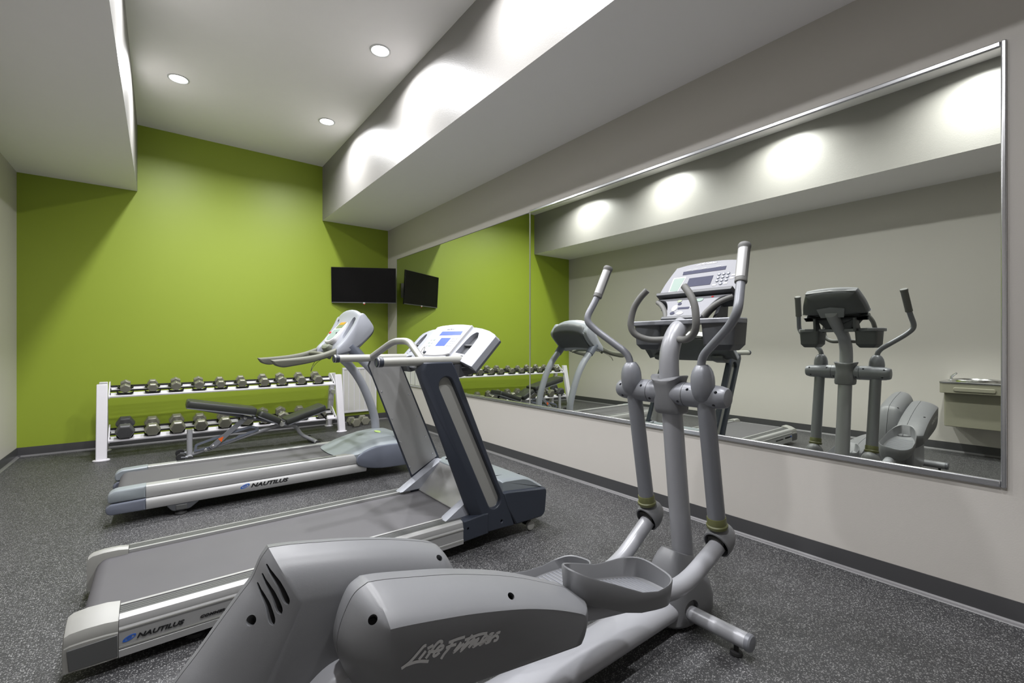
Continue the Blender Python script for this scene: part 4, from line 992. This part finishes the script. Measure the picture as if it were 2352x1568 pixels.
def dumbbell_proto(m, nm_label):
    t = thing('dumbbell', (0, 0, 0), nm_label, 'dumbbell', 'hex dumbbells')
    cyl_ = lathe(BM(), [(.0135, -.075), (.0145, -.05), (.017, 0), (.0145, .05), (.0135, .075)], (0, 0, 0), (0, 1, 0), 16)
    obj('handle', cyl_, 'brushed', t)
    R = .06 / math.cos(math.pi / 6)
    for s in (-1, 1):
        rings = []
        for q, k in ((.052, .80), (.058, .96), (.066, 1.0), (.112, 1.0), (.122, .90), (.126, .78)):
            rings.append([V((R * k * math.cos(math.pi / 3 * j), s * q, R * k * math.sin(math.pi / 3 * j))) for j in range(6)])
        obj('head', loops(BM(), rings), m, t, bevel=.003, angle=25)
    return t

def rack_dumbbell(proto, first, k, u, size, roll, label):
    v, z = SHELF[k]; sc = size / .12
    c = RO + Matrix.Rotation(RROT, 3, 'Z') @ (V((u, v, z)) + ST * .137 + SN * (.012 + size * .5 * (1.0 if roll == 0 else 1.13)))
    r = proto if first else dup(proto, c)
    r.location = c; r.rotation_mode = 'YXZ'; r.rotation_euler = (TILT, math.radians(roll), RROT); r.scale = (sc, min(sc, 1.12), sc)
    r['label'] = label; r['group'] = 'hex dumbbells'
    return r

DBU = {'top': [.187, .423, .634, .855, 1.071, 1.297, 1.545, 1.750, 1.985, 2.20], 'bottom': [.186, .418, .643, .865, 1.105, 1.335, 1.54, 1.75, 1.985, 2.225]}
SIZ = {'top': [.086, .088, .092, .092, .088, .092, .100, .100, .104, .106], 'bottom': [.146, .126, .130, .120, .122, .120, .118, .116, .114, .112]}
ROL = {'top': [30, 0, 30, 30, 0, 0, 0, 30, 0, 0], 'bottom': [0, 0, 0, 0, 0, 12, 30, 30, 0, 0]}
ORD = ['leftmost', 'second from the left', 'third from the left', 'fourth from the left', 'fifth from the left', 'fifth from the right', 'fourth from the right', 'third from the right', 'second from the right', 'rightmost']
build_rack()
dark = dumbbell_proto('dumbbell_dark', '')
pro = dumbbell_proto('dumbbell', ''); used = False
for k in ('top', 'bottom'):
    for i, u in enumerate(DBU[k]):
        if k == 'bottom' and i == 0:
            rack_dumbbell(dark, True, k, u, SIZ[k][i], 0, "large charcoal hex dumbbell, leftmost on the rack's bottom shelf"); continue
        rack_dumbbell(pro, not used, k, u, SIZ[k][i], ROL[k][i], "grey iron hex dumbbell, %s on the rack's %s shelf" % (ORD[i], k)); used = True
for (x, y, rz, lab) in ((2.265, 6.745, 3, 'grey hex dumbbell on the floor just right of the rack, the nearer of two'), (2.445, 6.82, -6, 'grey hex dumbbell on the floor beside the treadmill mast, right of its twin')):
    d = dup(pro, (x, y, .06), None, lab); d.rotation_mode = 'XYZ'; d.rotation_euler = (0, 0, math.radians(rz)); d.scale = (1, 1, 1)

# ------------------------------------------------------------------ weight bench
def build_bench():
    y = 5.93
    t = thing('weight_bench', (.85, y, 0), 'adjustable weight bench with black vinyl pads and silver frame before the dumbbell rack', 'bench')
    def pad(nm, a, b, th, w0, w1, rr=.03):
        a, b = V((a[0], 0, a[1])), V((b[0], 0, b[1])); ax = (b - a).normalized(); nn = V((-ax.z, 0, ax.x)); L = (b - a).length
        pl = rpoly([(0, -w0), (L, -w1), (L, w1), (0, w0)], rr)
        def P(p, h): return a + ax * p[0] + V((0, y + p[1], 0)) + nn * h
        bm = BM(); loops(bm, [[P(p, h) for p in (inset(pl, d) if d else pl)] for h, d in ((-th / 2, .004), (-th / 2 + .006, 0), (th / 2 - .02, 0), (th / 2 - .006, .006), (th / 2, .018))])
        o = obj(nm, bm, 'vinyl_pad', t)
        bm = BM(); loops(bm, [[P(p, h) for p in inset(pl, .006)] for h in (-th / 2 - .014, -th / 2 - .001)]); obj('pad_board', bm, 'arm_grey', o)
        return o
    pad('back_pad', (.222, .590), (.868, .452), .072, .135, .135)
    pad('hip_pad', (.893, .432), (1.115, .312), .062, .13, .12)
    pad('seat_pad', (1.168, .298), (1.612, .440), .066, .125, .15)
    obj('spine_tube', tube(BM(), [(.26, y, .035), (1.12, y, .262)], .023, 16), 'silver_paint', t)
    obj('rear_tube', tube(BM(), fillet([(1.12, y, .26), (1.30, y, .235), (1.345, y, .12), (1.49, y, .028)], .09), .022, 16), 'silver_paint', t)
    obj('gusset', prism(BM(), [(1.15, .245), (1.33, .20), (1.33, .25), (1.16, .285)], y - .006, y + .006), 'arm_grey', t)
    ft = obj('front_foot', tube(BM(), [(.248, y - .20, .030), (.248, y + .20, .030)], .026, 16), 'silver_paint', t)
    rf = obj('rear_foot', tube(BM(), [(1.50, y - .20, .026), (1.50, y + .20, .026)], .024, 16), 'silver_paint', t)
    for f, x in ((ft, .248), (rf, 1.50)):
        for s in (-1, 1): obj('foot_cap', lathe(BM(), [(.027, -.02), (.029, 0), (.029, .012), (.02, .016)], (x, y + s * .20, .029), (0, s, 0), 18), 'rubber', f)
    obj('handle_post', cyl(BM(), (.248, y - .06, .03), (.248, y - .06, .305), .026, n=20), 'silver_paint', t)
    obj('post_cap', lathe(BM(), [(.027, 0), (.027, .008), (.02, .011)], (.248, y - .06, .304), (0, 0, 1), 20), 'alu_light', t)
    for s in (-1, 1):
        w = obj('transport_wheel', lathe(BM(), [(.014, -.014), (.036, -.014), (.042, -.009), (.042, .009), (.036, .014), (.014, .014)], (.172, y + s * .12, .042), (0, 1, 0), 26), 'rubber', t)
        obj('wheel_bracket', cyl(BM(), (.248, y + s * .12, .034), (.172, y + s * .12, .042), .016, n=14), 'arm_grey', w)
    # slotted adjuster and strut
    pl = rpoly([(.285, .062), (.295, .145), (.52, .215), (.82, .288), (.895, .262), (.90, .222), (.60, .132), (.42, .085)], [.01, .02, .03, .03, .03, .02, .02, .02])
    o = obj('adjuster_plate', prism(BM(), pl, y - .035, y - .029), 'cap_blue', t)
    sl = rpoly([(.31, .085), (.315, .125), (.53, .192), (.82, .262), (.865, .248), (.86, .232), (.79, .222), (.76, .20), (.70, .195), (.66, .165), (.58, .155), (.54, .128), (.42, .105)], .008)
    cut(o, prism(BM(), sl, y - .05, y - .02))
    a, b = V((.435, y - .045, .085)), V((.775, y - .045, .392)); ax = (b - a).normalized(); n_ = V((-ax.z, 0, ax.x)) * .027
    bm = BM(); loops(bm, [[a - n_ + V((0, q, 0)), b - n_ + V((0, q, 0)), b + n_ + V((0, q, 0)), a + n_ + V((0, q, 0))] for q in (-.005, .005)]); st = obj('back_strut', bm, 'arm_grey', t, bevel=.003)
    p0 = a + ax * .125
    bm = BM(); loops(bm, [[p0 + V((x, -.0065 + q, z)) for x, z in ((-.026, .012), (.026, .03), (.006, -.028))] for q in (-.0015, .001)]); obj('warning_sticker', bm, 'orange', st)
    for q in (a + ax * .03, a + ax * .0 + V((-.045, 0, -.01)), b - ax * .02): obj('bolt', lathe(BM(), [(.017, 0), (.016, .008), (.008, .012)], q + V((0, -.006, 0)), (0, -1, 0), 14), 'chrome', st)
    obj('hinge_knuckle', cyl(BM(), (1.135, y - .06, .272), (1.135, y + .06, .272), .026, n=18), 'alu_light', t)
    obj('hinge_bolt', cyl(BM(), (1.12, y - .07, .33), (1.12, y + .07, .33), .012, n=12), 'chrome', t)
    obj('back_support', tube(BM(), [(.30, y, .528), (1.10, y, .285)], .018, 12), 'arm_grey', t)
    obj('seat_support', tube(BM(), [(1.15, y, .262), (1.55, y, .375)], .018, 12), 'arm_grey', t)
    pg = obj('lock_pin', tube(BM(), [(1.56, y - .03, .375), (1.635, y - .06, .285)], .012, 12), 'black', t)
    obj('pin_knob', lathe(BM(), [(.010, 0), (.015, .006), (.015, .016), (.008, .022)], (1.635, y - .06, .285), (.6, -.25, -.75), 14), 'alu_light', pg)
build_bench()

# ------------------------------------------------------------------ television
def build_tv():
    a, b = V((2.036, 7.058, 0)), V((2.866, 6.602, 0))
    e = (b - a).normalized(); n = V((e.y, -e.x, 0)); n = n if n.y < 0 else -n
    c = (a + b) / 2; zc = 2.103; W, H = (b - a).length / 2, .268
    up = (V((0, 0, 1)) + n * .06).normalized(); nn = e.cross(up); nn = nn if nn.y < 0 else -nn
    t = thing('television', (c.x, c.y, zc - H), 'black flat-screen television on an angled bracket in the corner by the mirror', 'television')
    def P(x, z, d): return V((c.x, c.y, zc)) + e * x + up * z + nn * d
    def slab(nm, x0, x1, z0, z1, d0, d1, m, bevel=0, par=t):
        return obj(nm, loops(BM(), [[P(x0, z0, d), P(x1, z0, d), P(x1, z1, d), P(x0, z1, d)] for d in (d0, d1)]), m, par, bevel=bevel)
    slab('casing', -W, W, -H, H, -.022, .0, 'tv_bezel', .003)
    slab('screen', -W + .006, W - .006, -H + .017, H - .006, .0, .0012, 'tv_black')
    slab('bottom_strip', -W, W, -H, -H + .012, .0, .002, 'tread')
    bk = slab('rear_housing', -.28, .28, -.20, .14, -.052, -.021, 'tv_bezel', .01)
    lg = slab('indicator_tab', -.016, .016, -H - .010, -H + .012, -.004, .004, 'print_white', .002)
    slab('indicator_light', -.004, .014, -H - .022, -H - .008, -.003, .0045, 'red', .002, lg)
    # articulated arm from the corner
    br = slab('bracket_plate', -.11, .11, -.11, .11, -.066, -.05, 'dark_grey', .002)
    q = P(.0, 0, -.066); w = V((2.62, YF - .004, zc))
    obj('bracket_arm', tube(BM(), [q, (q + w) / 2 + V((.08, 0, 0)), w], .022, 12), 'cap_grey', t)
    obj('wall_plate', box(BM(), 2.53, 2.71, YF - .014, YF - .0005, zc - .12, zc + .12), 'cap_grey', t, bevel=.002)
build_tv()

# ------------------------------------------------------------------ louvred wall unit
def build_wall_unit():
    x0, x1, z0, z1, y1, y0 = 2.208, 2.735, .154, .848, YF - .0005, YF - .045
    t = thing('wall_heater', ((x0 + x1) / 2, YF, z0), 'white louvred heater cover low on the green wall, between rack and corner', 'heater')
    obj('back_box', box(BM(), x0 + .01, x1 - .01, y0 + .018, y1, z0 + .01, z1 - .01), 'louvre', t)
    fr = BM()
    box(fr, x0, x1, y0, y1, z1 - .03, z1); obj('frame_top', fr, 'white_paint', t, bevel=.003)
    obj('frame_bottom', box(BM(), x0, x1, y0, y1, z0, z0 + .03), 'white_paint', t, bevel=.003)
    xs = [x0 + (x1 - x0 - .022) * i / 6 for i in range(7)]
    for x in xs: obj('bar', box(BM(), x, x + (.022 if x in (xs[0], xs[-1]) else .010), y0 + .002, y1, z0 + .03, z1 - .03), 'white_paint', t)
    for i in range(6):
        bm = BM(); n = 48
        for k in range(n):
            z = z0 + .034 + (z1 - z0 - .068) * k / n
            loops(bm, [[V((x, y0 + .006, z)), V((x, y0 + .0072, z)), V((x, y0 + .014, z + .0132)), V((x, y0 + .0125, z + .0132))] for x in (xs[i] + .008, xs[i + 1] + .002)])
        l = obj('louvre_field', bm, 'louvre', t); l['kind'] = 'stuff'
build_wall_unit()

# ------------------------------------------------------------------ drinking fountain on the wall opposite the mirror
def build_fountain():
    x0, x1 = XL + .0005, -.79; ya, yb = .56, 1.045
    t = thing('drinking_fountain', (XL, (ya + yb) / 2, .30), 'wall-hung drinking fountain with steel basin and tan cabinet, seen in the mirror', 'fountain')
    bm = BM(); pillow(bm, rpoly([(x0, ya), (x1, ya), (x1, yb), (x0, yb)], [.002, .03, .03, .002]), [(.690, .006), (.694, 0), (.795, 0)], 'z'); obj('basin_surround', bm, 'fountain_tan', t)
    bm = BM(); pillow(bm, rpoly([(x0, ya - .004), (x1 + .006, ya - .004), (x1 + .006, yb + .004), (x0, yb + .004)], [.002, .034, .034, .002]), [(.795, .002), (.798, 0), (.808, 0), (.812, .004)], 'z'); tp = obj('basin_top', bm, 'steel', t)
    cxm, cym = -.98, .78
    bm = BM()
    for i, (k, h) in enumerate(((1.0, .83), (.97, .815), (.8, .79), (.55, .765), (.0, .755))): pass
    rings = [[V((cxm + .155 * k * math.cos(2 * math.pi * j / 32), cym + .185 * k * math.sin(2 * math.pi * j / 32), z)) for j in range(32)] for k, z in ((1.0, .85), (.96, .79), (.75, .760), (.3, .750))]
    cut(tp, loops(bm, rings))
    bm = BM(); rings = [[V((cxm + .160 * k * math.cos(2 * math.pi * j / 32), cym + .19 * k * math.sin(2 * math.pi * j / 32), z)) for j in range(32)] for k, z in ((1.03, .8115), (1.03, .822), (1.0, .834), (.95, .838), (.90, .828), (.84, .805), (.7, .799), (.3, .7965))]
    loops(bm, rings); obj('basin', bm, 'steel', t)
    bm = BM(); prism(bm, rpoly([(.62, .712), (.935, .712), (.935, .755), (.62, .755)], .02), x1 - .002, x1 + .010, 'x'); obj('push_bar', bm, 'fountain_tan', t, bevel=.005)
    obj('spout', tube(BM(), catmull([(-1.05, .985, .812), (-1.05, .985, .850), (-1.045, .968, .872), (-1.03, .94, .895)], 4), [.014, .009], 14), 'chrome', t)
    obj('spout_base', lathe(BM(), [(.03, 0), (.03, .006), (.018, .014)], (-1.05, .985, .811), (0, 0, 1), 20), 'chrome', t)
    bm = BM(); pillow(bm, rpoly([(x0, ya + .02), (-.87, ya + .02), (-.87, yb - .025), (x0, yb - .025)], [.002, .02, .02, .002]), [(.325, .006), (.33, 0), (.692, 0)], 'z'); obj('cabinet', bm, 'fountain_tan', t)
build_fountain()

# ------------------------------------------------------------------ tidy the tree: thing > part > sub-part, no deeper
def depth(o): return 0 if o.parent is None else 1 + depth(o.parent)
for o in list(SC.objects):
    while depth(o) > 2: o.parent = o.parent.parent
for o in SC.objects:
    if '_o' in o: del o['_o']
